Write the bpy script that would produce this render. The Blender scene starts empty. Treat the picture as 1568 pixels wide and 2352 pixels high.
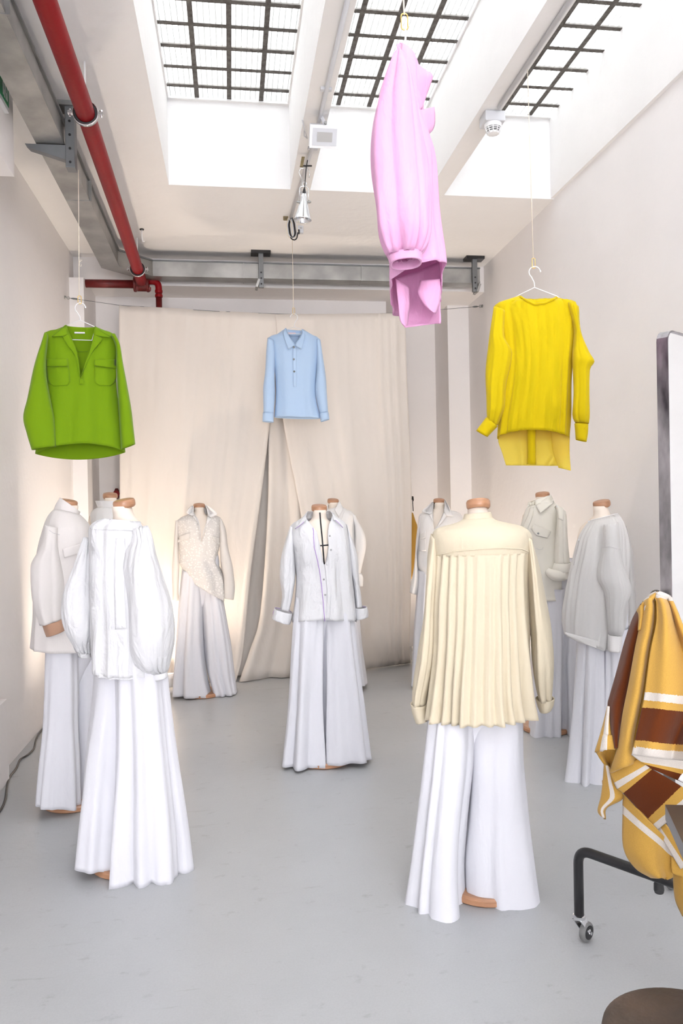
import bpy, bmesh, math, random
from mathutils import Vector, Matrix, noise
from mathutils.bvhtree import BVHTree
R = math.radians
random.seed(4)
scene = bpy.context.scene
col = scene.collection

# ------------------------------------------------------------------ camera
FPX, CX, CY = 1800.0, 784.0, 1176.0
YAW, PITCH, ROLL, ZC = R(8.0), R(-0.35), 0.019, 1.5
CF = Vector((math.sin(YAW)*math.cos(PITCH), math.cos(YAW)*math.cos(PITCH), math.sin(PITCH)))
_r = CF.cross(Vector((0, 0, 1))).normalized(); _u = _r.cross(CF)
CR = _r*math.cos(ROLL) - _u*math.sin(ROLL); CU = CR.cross(CF)
CC = Vector((0, 0, ZC))
cam = bpy.data.cameras.new('camera'); cam_o = bpy.data.objects.new('camera', cam); col.objects.link(cam_o)
cam.sensor_fit = 'VERTICAL'; cam.sensor_height = 36.0; cam.lens = FPX*36.0/2352.0
cam.clip_start = 0.05; cam.clip_end = 100
M3 = Matrix((CR, CU, -CF)).transposed(); cam_o.matrix_world = Matrix.Translation(CC) @ M3.to_4x4()
scene.camera = cam_o
def ray(x, y): return CF + CR*((x-CX)/FPX) - CU*((y-CY)/FPX)
def atY(x, y, Y): d = ray(x, y); return CC + d*(Y/d.y)
def atZ(x, y, Z): d = ray(x, y); return CC + d*((Z-ZC)/d.z)
def atX(x, y, X): d = ray(x, y); return CC + d*(X/d.x)

# ------------------------------------------------------------------ sky, daylight, exposure
SKY, LAMPW, EXPO = 11.5, 0.9, 0.6
w = bpy.data.worlds.new('overcast_sky'); scene.world = w; w.use_nodes = True
bg = w.node_tree.nodes['Background']; bg.inputs[0].default_value = (0.965, 0.965, 1.0, 1); bg.inputs[1].default_value = SKY
vs = scene.view_settings
vs.view_transform = 'Standard'; vs.look = 'None'; vs.gamma = 1.0; vs.use_curve_mapping = False; vs.exposure = EXPO
def portal(name, loc, sx, sy, rot):
    l = bpy.data.lights.new(name, 'AREA'); l.shape = 'RECTANGLE'; l.size = sx; l.size_y = sy
    l.cycles.is_portal = True
    o = bpy.data.objects.new(name, l); o.location = loc; o.rotation_euler = rot; col.objects.link(o)
XL, XR, YB, YF, ZCEIL, ZG = -1.34, 2.42, 7.6, -8.0, 3.76, 4.36
WELLS = [(-0.385, 0.46), (0.60, 1.45), (1.58, 2.42)]
WY0, WY1 = -3.5, 5.56
for i, (a, b) in enumerate(WELLS):
    portal('skylight_portal', ((a+b)/2, (WY0+WY1)/2, 4.55), b-a, WY1-WY0, (0, 0, 0))
portal('window_portal', (0.54, YF-0.2, 1.85), 3.5, 3.4, (R(90), 0, 0))

portal('added_side_window_portal', (XL-0.25, -5.0, 2.0), 2.2, 4.0, (0, R(-90), 0))  # guides sky light through the added left-wall window

# ------------------------------------------------------------------ materials
MATS = {}
def nt(name):
    m = bpy.data.materials.new(name); m.use_nodes = True
    return m, m.node_tree.nodes, m.node_tree.links
def mat(name, c, rough=0.6, metal=0.0, bump=0.0, bscale=40.0, var=0.0, vscale=4.0, spec=0.5, stretch=(1, 1, 1), c2=None, coat=0.0):
    m, N, L = nt(name); p = N['Principled BSDF']
    p.inputs['Base Color'].default_value = (*c, 1); p.inputs['Roughness'].default_value = rough
    p.inputs['Metallic'].default_value = metal; p.inputs['Specular IOR Level'].default_value = spec
    p.inputs['Coat Weight'].default_value = coat
    tc = N.new('ShaderNodeTexCoord'); mp = N.new('ShaderNodeMapping'); mp.inputs['Scale'].default_value = stretch
    L.new(tc.outputs['Object'], mp.inputs[0])
    if var or c2:
        n = N.new('ShaderNodeTexNoise'); n.inputs['Scale'].default_value = vscale; n.inputs['Detail'].default_value = 6
        L.new(mp.outputs[0], n.inputs[0])
        r = N.new('ShaderNodeValToRGB'); r.color_ramp.elements[0].position = 0.35; r.color_ramp.elements[1].position = 0.68
        cc = c2 if c2 else tuple(x*(1-var) for x in c)
        r.color_ramp.elements[0].color = (*cc, 1); r.color_ramp.elements[1].color = (*c, 1)
        L.new(n.outputs[0], r.inputs[0]); L.new(r.outputs[0], p.inputs['Base Color'])
    if bump:
        n2 = N.new('ShaderNodeTexNoise'); n2.inputs['Scale'].default_value = bscale; n2.inputs['Detail'].default_value = 5
        L.new(mp.outputs[0], n2.inputs[0])
        b = N.new('ShaderNodeBump'); b.inputs['Strength'].default_value = bump; b.inputs['Distance'].default_value = 0.02
        L.new(n2.outputs[0], b.inputs['Height']); L.new(b.outputs[0], p.inputs['Normal'])
    MATS[name] = m; return m
def fabric(name, c, sheer=0.0, transl=0.15, bump=0.25, wr=5.0, rough=0.8, weave=900.0, stripes=None, axis='U', tc_col=None):
    """cloth: principled + translucent, crease relief, optional sheerness and woven stripes along UV"""
    m, N, L = nt(name); p = N['Principled BSDF']; out = N['Material Output']
    p.inputs['Base Color'].default_value = (*c, 1); p.inputs['Roughness'].default_value = rough
    p.inputs['Specular IOR Level'].default_value = 0.2; p.inputs['Sheen Weight'].default_value = 0.15
    tc = N.new('ShaderNodeTexCoord')
    colsock = None
    if stripes:
        uv = N.new('ShaderNodeSeparateXYZ'); L.new(tc.outputs['UV'], uv.inputs[0])
        r = N.new('ShaderNodeValToRGB'); r.color_ramp.interpolation = 'CONSTANT'; e = r.color_ramp.elements
        e[0].position = stripes[0][0]; e[0].color = (*stripes[0][1], 1)
        e[1].position = stripes[1][0] if len(stripes) > 1 else 1.0; e[1].color = (*(stripes[1][1] if len(stripes) > 1 else stripes[0][1]), 1)
        for ps, cc in stripes[2:]:
            q = e.new(ps); q.color = (*cc, 1)
        nj = N.new('ShaderNodeTexNoise'); nj.inputs['Scale'].default_value = 220; L.new(tc.outputs['Object'], nj.inputs[0])
        ma = N.new('ShaderNodeMath'); ma.operation = 'MULTIPLY_ADD'; ma.inputs[1].default_value = 0.012
        L.new(nj.outputs[0], ma.inputs[0]); L.new(uv.outputs[0 if axis == 'U' else 1], ma.inputs[2]); L.new(ma.outputs[0], r.inputs[0])
        mixn = N.new('ShaderNodeTexNoise'); mixn.inputs['Scale'].default_value = 450; mixn.inputs['Detail'].default_value = 3; L.new(tc.outputs['Object'], mixn.inputs[0])
        mul = N.new('ShaderNodeMix'); mul.data_type = 'RGBA'; mul.blend_type = 'MULTIPLY'; mul.inputs[0].default_value = 0.35
        L.new(r.outputs[0], mul.inputs[6]); L.new(mixn.outputs[0], mul.inputs[7]); colsock = mul.outputs[2]
        L.new(colsock, p.inputs['Base Color'])
    n1 = N.new('ShaderNodeTexNoise'); n1.inputs['Scale'].default_value = wr; n1.inputs['Detail'].default_value = 4; n1.inputs['Distortion'].default_value = 0.6
    mp = N.new('ShaderNodeMapping'); mp.inputs['Scale'].default_value = (1.6, 1.6, 0.7); L.new(tc.outputs['Object'], mp.inputs[0]); L.new(mp.outputs[0], n1.inputs[0])
    n2 = N.new('ShaderNodeTexNoise'); n2.inputs['Scale'].default_value = weave; L.new(tc.outputs['Object'], n2.inputs[0])
    b1 = N.new('ShaderNodeBump'); b1.inputs['Strength'].default_value = bump; b1.inputs['Distance'].default_value = 0.05; L.new(n1.outputs[0], b1.inputs['Height'])
    b2 = N.new('ShaderNodeBump'); b2.inputs['Strength'].default_value = 0.12; b2.inputs['Distance'].default_value = 0.002; L.new(n2.outputs[0], b2.inputs['Height']); L.new(b1.outputs[0], b2.inputs['Normal'])
    L.new(b2.outputs[0], p.inputs['Normal'])
    tr = N.new('ShaderNodeBsdfTranslucent'); tr.inputs[0].default_value = (*(tc_col or c), 1); L.new(b2.outputs[0], tr.inputs['Normal'])
    if colsock: L.new(colsock, tr.inputs[0])
    mx = N.new('ShaderNodeMixShader'); mx.inputs[0].default_value = transl; L.new(p.outputs[0], mx.inputs[1]); L.new(tr.outputs[0], mx.inputs[2])
    last = mx
    if sheer:
        tp = N.new('ShaderNodeBsdfTransparent'); tp.inputs[0].default_value = (*[min(1, x*1.0+0.05) for x in c], 1)
        m2 = N.new('ShaderNodeMixShader'); m2.inputs[0].default_value = sheer; L.new(mx.outputs[0], m2.inputs[1]); L.new(tp.outputs[0], m2.inputs[2]); last = m2
    L.new(last.outputs[0], out.inputs[0])
    MATS[name] = m; return m

mat('wall', (0.87, 0.845, 0.84), 0.85, bump=0.12, bscale=18, var=0.035, vscale=1.5)
mat('plaster', (0.86, 0.85, 0.845), 0.9, bump=0.22, bscale=14, var=0.03, vscale=2)
mat('galv', (0.42, 0.42, 0.41), 0.42, 0.85, bump=0.05, bscale=30, c2=(0.28, 0.28, 0.275), vscale=5)
mat('galv_dark', (0.22, 0.23, 0.24), 0.5, 0.7, var=0.25)
mat('red', (0.25, 0.004, 0.007), 0.45, var=0.12, vscale=3, bump=0.04, spec=0.2)
mat('dark_red', (0.16, 0.008, 0.008), 0.5, var=0.3, vscale=30)
mat('black', (0.012, 0.012, 0.014), 0.35)
mat('rubber', (0.03, 0.03, 0.032), 0.7)
mat('wheel_grey', (0.2, 0.2, 0.2), 0.5)
mat('chrome', (0.72, 0.73, 0.75), 0.18, 1.0)
mat('brass', (0.75, 0.52, 0.18), 0.3, 1.0)
mat('cord', (0.80, 0.72, 0.60), 0.9)
mat('white_metal', (0.86, 0.86, 0.87), 0.35)
mat('white_plastic', (0.62, 0.63, 0.66), 0.4)
mat('grey_glass', (0.45, 0.44, 0.43), 0.25, bump=0.1, bscale=200)
mat('wood', (0.52, 0.27, 0.15), 0.38, c2=(0.40, 0.20, 0.11), vscale=14, stretch=(1, 1, 8), coat=0.2)
mat('form', (0.86, 0.76, 0.66), 0.85, bump=0.05, bscale=300)
mat('tape', (0.008, 0.008, 0.012), 0.6)
mat('button', (0.80, 0.80, 0.82), 0.3)
mat('button_dark', (0.36, 0.36, 0.36), 0.3)
mat('green_sign', (0.0, 0.26, 0.09), 0.4)
mat('joint', (0.075, 0.065, 0.058), 0.9, bump=0.4, bscale=60, c2=(0.14, 0.13, 0.12), vscale=30)
mat('steel', (0.55, 0.52, 0.53), 0.35, 0.9, bump=0.08, bscale=40, c2=(0.06, 0.055, 0.06), vscale=9, stretch=(1, 1, 0.35))
mat('mirror', (0.93, 0.95, 0.95), 0.02, 1.0)
mat('seat_leather', (0.085, 0.05, 0.032), 0.55, bump=0.15, bscale=30, c2=(0.045, 0.028, 0.02), vscale=9)
mat('table_top', (0.05, 0.035, 0.027), 0.3)
mat('table_edge', (0.20, 0.20, 0.21), 0.5)
mat('brown_hardware', (0.22, 0.17, 0.08), 0.6)
mat('violet', (0.42, 0.22, 0.62), 0.7)
mat('label_white', (0.85, 0.83, 0.82), 0.7)
mat('label_pink', (0.80, 0.62, 0.68), 0.7)
mat('seam', (0.66, 0.64, 0.64), 0.9)
mat('white_paint_wood', (0.84, 0.84, 0.85), 0.6)
def floor_mat():
    m, N, L = nt('floor'); p = N['Principled BSDF']
    tc = N.new('ShaderNodeTexCoord')
    def ramp(scale, lo, hi, a, b, det=8, st=(1, 1, 1)):
        mp = N.new('ShaderNodeMapping'); mp.inputs['Scale'].default_value = st; L.new(tc.outputs['Object'], mp.inputs[0])
        n = N.new('ShaderNodeTexNoise'); n.inputs['Scale'].default_value = scale; n.inputs['Detail'].default_value = det; n.inputs['Roughness'].default_value = 0.65; L.new(mp.outputs[0], n.inputs[0])
        r = N.new('ShaderNodeValToRGB'); r.color_ramp.elements[0].position = lo; r.color_ramp.elements[1].position = hi
        r.color_ramp.elements[0].color = (*a, 1); r.color_ramp.elements[1].color = (*b, 1); L.new(n.outputs[0], r.inputs[0]); return r.outputs[0], n.outputs[0]
    base, n0 = ramp(0.9, 0.3, 0.75, (0.43, 0.44, 0.45), (0.49, 0.50, 0.51))
    spots, _ = ramp(9, 0.60, 0.72, (1, 1, 1), (0.80, 0.79, 0.78), st=(1, 1.6, 1))
    scr, _ = ramp(5, 0.64, 0.70, (1, 1, 1), (0.84, 0.83, 0.82), st=(0.4, 4, 1))
    fine, _ = ramp(140, 0.35, 0.65, (0.95, 0.95, 0.95), (1, 1, 1), det=2)
    v = base
    for s in (spots, scr, fine):
        mx = N.new('ShaderNodeMix'); mx.data_type = 'RGBA'; mx.blend_type = 'MULTIPLY'; mx.inputs[0].default_value = 1
        L.new(v, mx.inputs[6]); L.new(s, mx.inputs[7]); v = mx.outputs[2]
    L.new(v, p.inputs['Base Color']); p.inputs['Roughness'].default_value = 0.33; p.inputs['Specular IOR Level'].default_value = 0.45
    n = N.new('ShaderNodeTexNoise'); n.inputs['Scale'].default_value = 30; n.inputs['Detail'].default_value = 5; L.new(tc.outputs['Object'], n.inputs[0])
    b = N.new('ShaderNodeBump'); b.inputs['Strength'].default_value = 0.06; b.inputs['Distance'].default_value = 0.02; L.new(n.outputs[0], b.inputs['Height']); L.new(b.outputs[0], p.inputs['Normal'])
    MATS['floor'] = m
floor_mat()
def glass_block_mat():
    m, N, L = nt('glass_block'); out = N['Material Output']; p = N['Principled BSDF']
    tc = N.new('ShaderNodeTexCoord'); wv = N.new('ShaderNodeTexWave'); wv.wave_type = 'BANDS'; wv.bands_direction = 'X'
    wv.inputs['Scale'].default_value = 9; wv.inputs['Distortion'].default_value = 0.4; L.new(tc.outputs['Object'], wv.inputs[0])
    r = N.new('ShaderNodeValToRGB'); r.color_ramp.elements[0].color = (0.075, 0.085, 0.085, 1); r.color_ramp.elements[1].color = (0.97, 0.98, 0.98, 1); r.color_ramp.elements[1].position = 0.14
    L.new(wv.outputs[0], r.inputs[0])
    tp = N.new('ShaderNodeBsdfTransparent'); L.new(r.outputs[0], tp.inputs[0])
    p.inputs['Base Color'].default_value = (0.9, 0.93, 0.92, 1); p.inputs['Roughness'].default_value = 0.15
    mx = N.new('ShaderNodeMixShader'); mx.inputs[0].default_value = 0.38; L.new(p.outputs[0], mx.inputs[1]); L.new(tp.outputs[0], mx.inputs[2]); L.new(mx.outputs[0], out.inputs[0])
    MATS['glass_block'] = m
glass_block_mat()
def pane_mat():
    m, N, L = nt('pane'); out = N['Material Output']; p = N['Principled BSDF']
    tp = N.new('ShaderNodeBsdfTransparent'); p.inputs['Roughness'].default_value = 0.05
    mx = N.new('ShaderNodeMixShader'); mx.inputs[0].default_value = 0.93; L.new(p.outputs[0], mx.inputs[1]); L.new(tp.outputs[0], mx.inputs[2]); L.new(mx.outputs[0], out.inputs[0])
    MATS['pane'] = m
pane_mat()
def emit(name, c, s):
    m, N, L = nt(name); e = N.new('ShaderNodeEmission'); e.inputs[0].default_value = (*c, 1); e.inputs[1].default_value = s
    L.new(e.outputs[0], N['Material Output'].inputs[0]); MATS[name] = m
emit('lamp_glow', (1.0, 0.80, 0.56), 30)
WHITE = (0.81, 0.81, 0.83)
fabric('poplin', WHITE, transl=0.12, bump=0.6, wr=8)
fabric('trouser', (0.80, 0.80, 0.85), transl=0.12, bump=0.22, wr=5)
fabric('linen_grey', (0.80, 0.76, 0.74), transl=0.08, bump=0.25, wr=5)
fabric('lace', (0.92, 0.90, 0.88), sheer=0.14, transl=0.25, bump=0.2, weave=120)
fabric('lace_light', (0.92, 0.90, 0.88), sheer=0.35, transl=0.2, bump=0.2, weave=120)
fabric('offwhite', (0.91, 0.89, 0.88), transl=0.15, bump=0.25)
fabric('cream', (0.80, 0.71, 0.54), transl=0.2, bump=0.25, wr=6)
fabric('ecru', (0.90, 0.87, 0.79), transl=0.08, bump=0.22)
fabric('sheer_white', (0.93, 0.92, 0.91), sheer=0.22, transl=0.35, bump=0.15)
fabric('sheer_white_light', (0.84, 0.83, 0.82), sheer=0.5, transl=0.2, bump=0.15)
fabric('green', (0.20, 0.355, 0.002), transl=0.12, bump=0.2, wr=6, weave=500)
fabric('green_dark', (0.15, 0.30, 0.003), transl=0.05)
fabric('blue', (0.48, 0.64, 0.86), transl=0.12, bump=0.2, rough=0.5)
fabric('pink', (0.90, 0.50, 0.76), transl=0.25, bump=0.3, wr=9)
fabric('yellow', (0.84, 0.66, 0.004), sheer=0.06, transl=0.3, bump=0.2, wr=8)
fabric('yellow_sheer', (0.97, 0.85, 0.22), sheer=0.55, transl=0.3, bump=0.15)
fabric('tan', (0.47, 0.28, 0.19), transl=0.04)
fabric('curtain', (0.82, 0.76, 0.70), transl=0.12, bump=0.3, wr=2.5, weave=500)
def lace_pattern(name, scale):
    m = MATS[name]; N, L = m.node_tree.nodes, m.node_tree.links
    v = N.new('ShaderNodeTexVoronoi'); v.inputs['Scale'].default_value = scale; v.feature = 'F1'
    tc = N.new('ShaderNodeTexCoord'); L.new(tc.outputs['Object'], v.inputs[0])
    r = N.new('ShaderNodeValToRGB'); e = r.color_ramp.elements; e[0].position = 0.30; e[0].color = (0.04, 0.04, 0.04, 1); e[1].position = 0.46; e[1].color = (0.24, 0.24, 0.24, 1)
    L.new(v.outputs['Distance'], r.inputs[0])
    for n in N:
        if n.type == 'MIX_SHADER' and n.inputs[2].links and n.inputs[2].links[0].from_node.type == 'BSDF_TRANSPARENT': L.new(r.outputs[0], n.inputs[0])
lace_pattern('lace', 55)
OC, BR, IV = (0.64, 0.37, 0.075), (0.13, 0.028, 0.004), (0.74, 0.68, 0.62)
def wool(name, stripes, axis): fabric(name, OC, stripes=stripes, axis=axis, transl=0.02, bump=0.15, weave=300, rough=0.95)
wool('wool_ochre', [(0, OC), (0.99, OC)], 'V')
wool('wool_brown', [(0, BR), (0.99, BR)], 'V')
wool('wool_edge', [(0, OC), (0.27, IV), (0.62, OC)], 'U')
wool('wool_front', [(0, IV), (0.028, OC), (0.603, IV), (0.651, OC), (0.692, BR), (0.905, OC), (0.937, IV)], 'V')
wool('wool_diag', [(0, OC), (0.16, IV), (0.32, OC), (0.48, BR), (0.80, OC), (0.90, IV)], 'V')
wool('wool_low', [(0, OC), (0.25, IV), (0.42, OC)], 'V')
wool('wool_tip', [(0, OC), (0.42, IV), (0.62, OC)], 'U')
wool('wool_border', [(0, IV), (0.45, OC)], 'U')
wool('wool_top', [(0, IV), (0.45, OC)], 'V')
wool('wool_inner', [(0, IV), (0.3, OC), (0.55, BR)], 'V')

# ------------------------------------------------------------------ object helpers
LOC = {}
def tag(o, label=None, cat=None, group=None, kind=None):
    if label: o['label'] = label
    if cat: o['category'] = cat
    if group: o['group'] = group
    if kind: o['kind'] = kind
    return o
def thing(name, label, cat, loc, group=None):
    o = bpy.data.objects.new(name, None); col.objects.link(o); o.location = loc; o.empty_display_size = 0.1
    LOC[o.name] = Vector(loc); return tag(o, label, cat, group)
def mk(name, vs, fs, m, parent=None, smooth=True, thick=0.0, uvs=None, origin=None):
    me = bpy.data.meshes.new(name)
    L0 = LOC[parent.name] if parent else Vector(origin) if origin is not None else Vector((0, 0, 0))
    me.from_pydata([tuple(Vector(v)-L0) for v in vs], [], fs)
    if uvs:
        ul = me.uv_layers.new(name='UVMap')
        for lp in me.loops: ul.data[lp.index].uv = uvs[lp.vertex_index]
    if m: me.materials.append(MATS[m] if isinstance(m, str) else m)
    if smooth: me.polygons.foreach_set('use_smooth', [True]*len(me.polygons))
    me.update()
    o = bpy.data.objects.new(name, me); col.objects.link(o)
    LOC[o.name] = L0
    if parent: o.parent = parent
    else: o.location = L0
    if thick:
        s = o.modifiers.new('thickness', 'SOLIDIFY'); s.thickness = thick; s.offset = 0
    return o
def box_geo(x0, x1, y0, y1, z0, z1):
    v = [(x0, y0, z0), (x1, y0, z0), (x1, y1, z0), (x0, y1, z0), (x0, y0, z1), (x1, y0, z1), (x1, y1, z1), (x0, y1, z1)]
    f = [(0, 3, 2, 1), (4, 5, 6, 7), (0, 1, 5, 4), (1, 2, 6, 5), (2, 3, 7, 6), (3, 0, 4, 7)]
    return v, f
def join(*geos):
    V, F = [], []
    for v, f in geos:
        n = len(V); V += list(v); F += [tuple(i+n for i in q) for q in f]
    return V, F
def box(name, x0, x1, y0, y1, z0, z1, m, parent=None, bevel=0.0, origin=None):
    v, f = box_geo(x0, x1, y0, y1, z0, z1)
    o = mk(name, v, f, m, parent, smooth=False, origin=origin)
    if bevel:
        b = o.modifiers.new('bevel', 'BEVEL'); b.width = bevel; b.segments = 3
    return o
def obox_geo(c, ax, ay, az):
    c = Vector(c); ax, ay, az = Vector(ax), Vector(ay), Vector(az)
    v = [c+ax*i+ay*j+az*k for k in (-1, 1) for (i, j) in ((-1, -1), (1, -1), (1, 1), (-1, 1))]
    return v, [(0, 3, 2, 1), (4, 5, 6, 7), (0, 1, 5, 4), (1, 2, 6, 5), (2, 3, 7, 6), (3, 0, 4, 7)]
def obox(name, c, ax, ay, az, m, parent=None, bevel=0.0):
    v, f = obox_geo(c, ax, ay, az); o = mk(name, v, f, m, parent, smooth=False)
    if bevel:
        b = o.modifiers.new('bevel', 'BEVEL'); b.width = bevel; b.segments = 2
    return o
def pipe_geo(pts, r, n=10, closed=False, cap=True):
    pts = [Vector(p) for p in pts]; V, F = [], []; k = len(pts); up = None
    rr = r if isinstance(r, (list, tuple)) else [r]*k
    for i, p in enumerate(pts):
        if closed: t = pts[(i+1) % k]-pts[i-1]
        else: t = pts[min(i+1, k-1)]-pts[max(i-1, 0)]
        t.normalize()
        if up is None:
            up = t.orthogonal().normalized()
        else:
            up = (up-t*up.dot(t)).normalized()
        s = t.cross(up)
        V += [p+(up*math.cos(a)+s*math.sin(a))*rr[i] for a in [2*math.pi*j/n for j in range(n)]]
    for i in range(k if closed else k-1):
        a, b = i*n, ((i+1) % k)*n
        F += [(a+j, a+(j+1) % n, b+(j+1) % n, b+j) for j in range(n)]
    if cap and not closed:
        F.append(tuple(range(n-1, -1, -1))); F.append(tuple(range((k-1)*n, k*n)))
    return V, F
def pipe(name, pts, r, m, parent=None, n=10, closed=False, origin=None):
    v, f = pipe_geo(pts, r, n, closed); return mk(name, v, f, m, parent, origin=origin)
def lathe_geo(prof, c, axis=(0, 0, 1), n=28, sx=1.0):
    """prof: (radius, height) along axis from point c"""
    ax = Vector(axis).normalized(); e1 = ax.orthogonal().normalized(); e2 = ax.cross(e1); c = Vector(c); V, F = [], []
    for r, h in prof:
        V += [c+ax*h+(e1*math.cos(a)*sx+e2*math.sin(a))*r for a in [2*math.pi*j/n for j in range(n)]]
    for i in range(len(prof)-1):
        F += [(i*n+j, i*n+(j+1) % n, (i+1)*n+(j+1) % n, (i+1)*n+j) for j in range(n)]
    F.append(tuple(range(n-1, -1, -1))); F.append(tuple(range((len(prof)-1)*n, len(prof)*n)))
    return V, F
def lathe(name, prof, c, m, parent=None, axis=(0, 0, 1), n=28, origin=None, smooth=True):
    v, f = lathe_geo(prof, c, axis, n); o = mk(name, v, f, m, parent, smooth=smooth, origin=origin)
    if smooth:
        e = o.modifiers.new('edges', 'EDGE_SPLIT'); e.split_angle = R(40)
    return o
def arc(c, r, a0, a1, e1, e2, n=10):
    c, e1, e2 = Vector(c), Vector(e1), Vector(e2)
    return [c+e1*(r*math.cos(a0+(a1-a0)*i/n))+e2*(r*math.sin(a0+(a1-a0)*i/n)) for i in range(n+1)]
def rounded(pts, r, n=6):
    """polyline with filleted corners"""
    pts = [Vector(p) for p in pts]; out = [pts[0]]
    for a, b, c in zip(pts, pts[1:], pts[2:]):
        d1, d2 = (a-b).normalized(), (c-b).normalized()
        for i in range(n+1):
            t = i/n; p0, p2 = b+d1*r, b+d2*r
            out.append(p0*(1-t)**2+b*2*t*(1-t)+p2*t*t)
    return out+[pts[-1]]

# ------------------------------------------------------------------ cloth helpers
class Zm:            # zoomed crop -> photo pixel
    def __init__(s, ox, oy, k): s.ox, s.oy, s.k = ox, oy, k
    def __call__(s, x, y): return (s.ox+x/s.k, s.oy+y/s.k)
PX = Zm(0, 0, 1)
class Plane:
    """upright plane through a place in the room, facing the camera position's side"""
    def __init__(s, px, Y, nrm=None, py=1170):
        p = atY(px, py, Y); s.O = Vector((p.x, p.y, 0)); s.d = Vector(nrm).normalized() if nrm else s.O.normalized()
    def pt(s, x, y, off=0.0):
        d = ray(x, y); t = ((s.O-CC).dot(s.d)+off)/d.dot(s.d); return CC+d*t
def pchip(ks, t):
    """smooth monotone-ish interpolation of tuple list at t in [0,len-1]"""
    n = len(ks); i = min(int(t), n-2); f = t-i; out = []
    for c in range(len(ks[0])):
        p1, p2 = ks[i][c], ks[i+1][c]; d = p2-p1
        m1 = 0.5*(p2-ks[i-1][c]) if i > 0 else d
        m2 = 0.5*(ks[i+2][c]-p1) if i+2 < n else d
        if i > 0 and (p1-ks[i-1][c])*d <= 0: m1 = 0
        if i+2 < n and (ks[i+2][c]-p2)*d <= 0: m2 = 0
        f2, f3 = f*f, f*f*f
        out.append((2*f3-3*f2+1)*p1+(f3-2*f2+f)*m1+(-2*f3+3*f2)*p2+(f3-f2)*m2)
    return out
def samples(ks, n):
    seg = [max(2, math.hypot(ks[i+1][0]+ks[i+1][2]-ks[i][0]-ks[i][2], ks[i+1][1]+ks[i+1][3]-ks[i][1]-ks[i][3])) for i in range(len(ks)-1)]
    tot = sum(seg); ts = []
    for i, s in enumerate(seg):
        m = max(2, round(n*s/tot)); ts += [i+j/m for j in range(m)]
    return ts+[len(ks)-1]
def interp(tab, y):
    if y <= tab[0][0]: return tab[0][1:]
    for a, b in zip(tab, tab[1:]):
        if y <= b[0]:
            f = (y-a[0])/(b[0]-a[0]+1e-9); return tuple(p+(q-p)*f for p, q in zip(a[1:], b[1:]))
    return tab[-1][1:]
def sstep(a, b, x):
    t = min(1, max(0, (x-a)/(b-a))); return t*t*(3-2*t)
def rr(n, a0, a1, seed, lo=-0.95, hi=0.95, w=0.16, back=True):
    rnd = random.Random(seed); out = []
    for k in range(n):
        u = lo+(hi-lo)*(k+0.5+rnd.uniform(-0.3, 0.3))/n; s = rnd.uniform(0.55, 1.2)
        out.append((u*0.92, u, w*rnd.uniform(0.7, 1.3), a0*s, a1*s))
        if back:
            out.append((u*0.9, u, w*rnd.uniform(0.7, 1.3), a0*s, a1*s, 'b'))
    return out
BVH = {}
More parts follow.
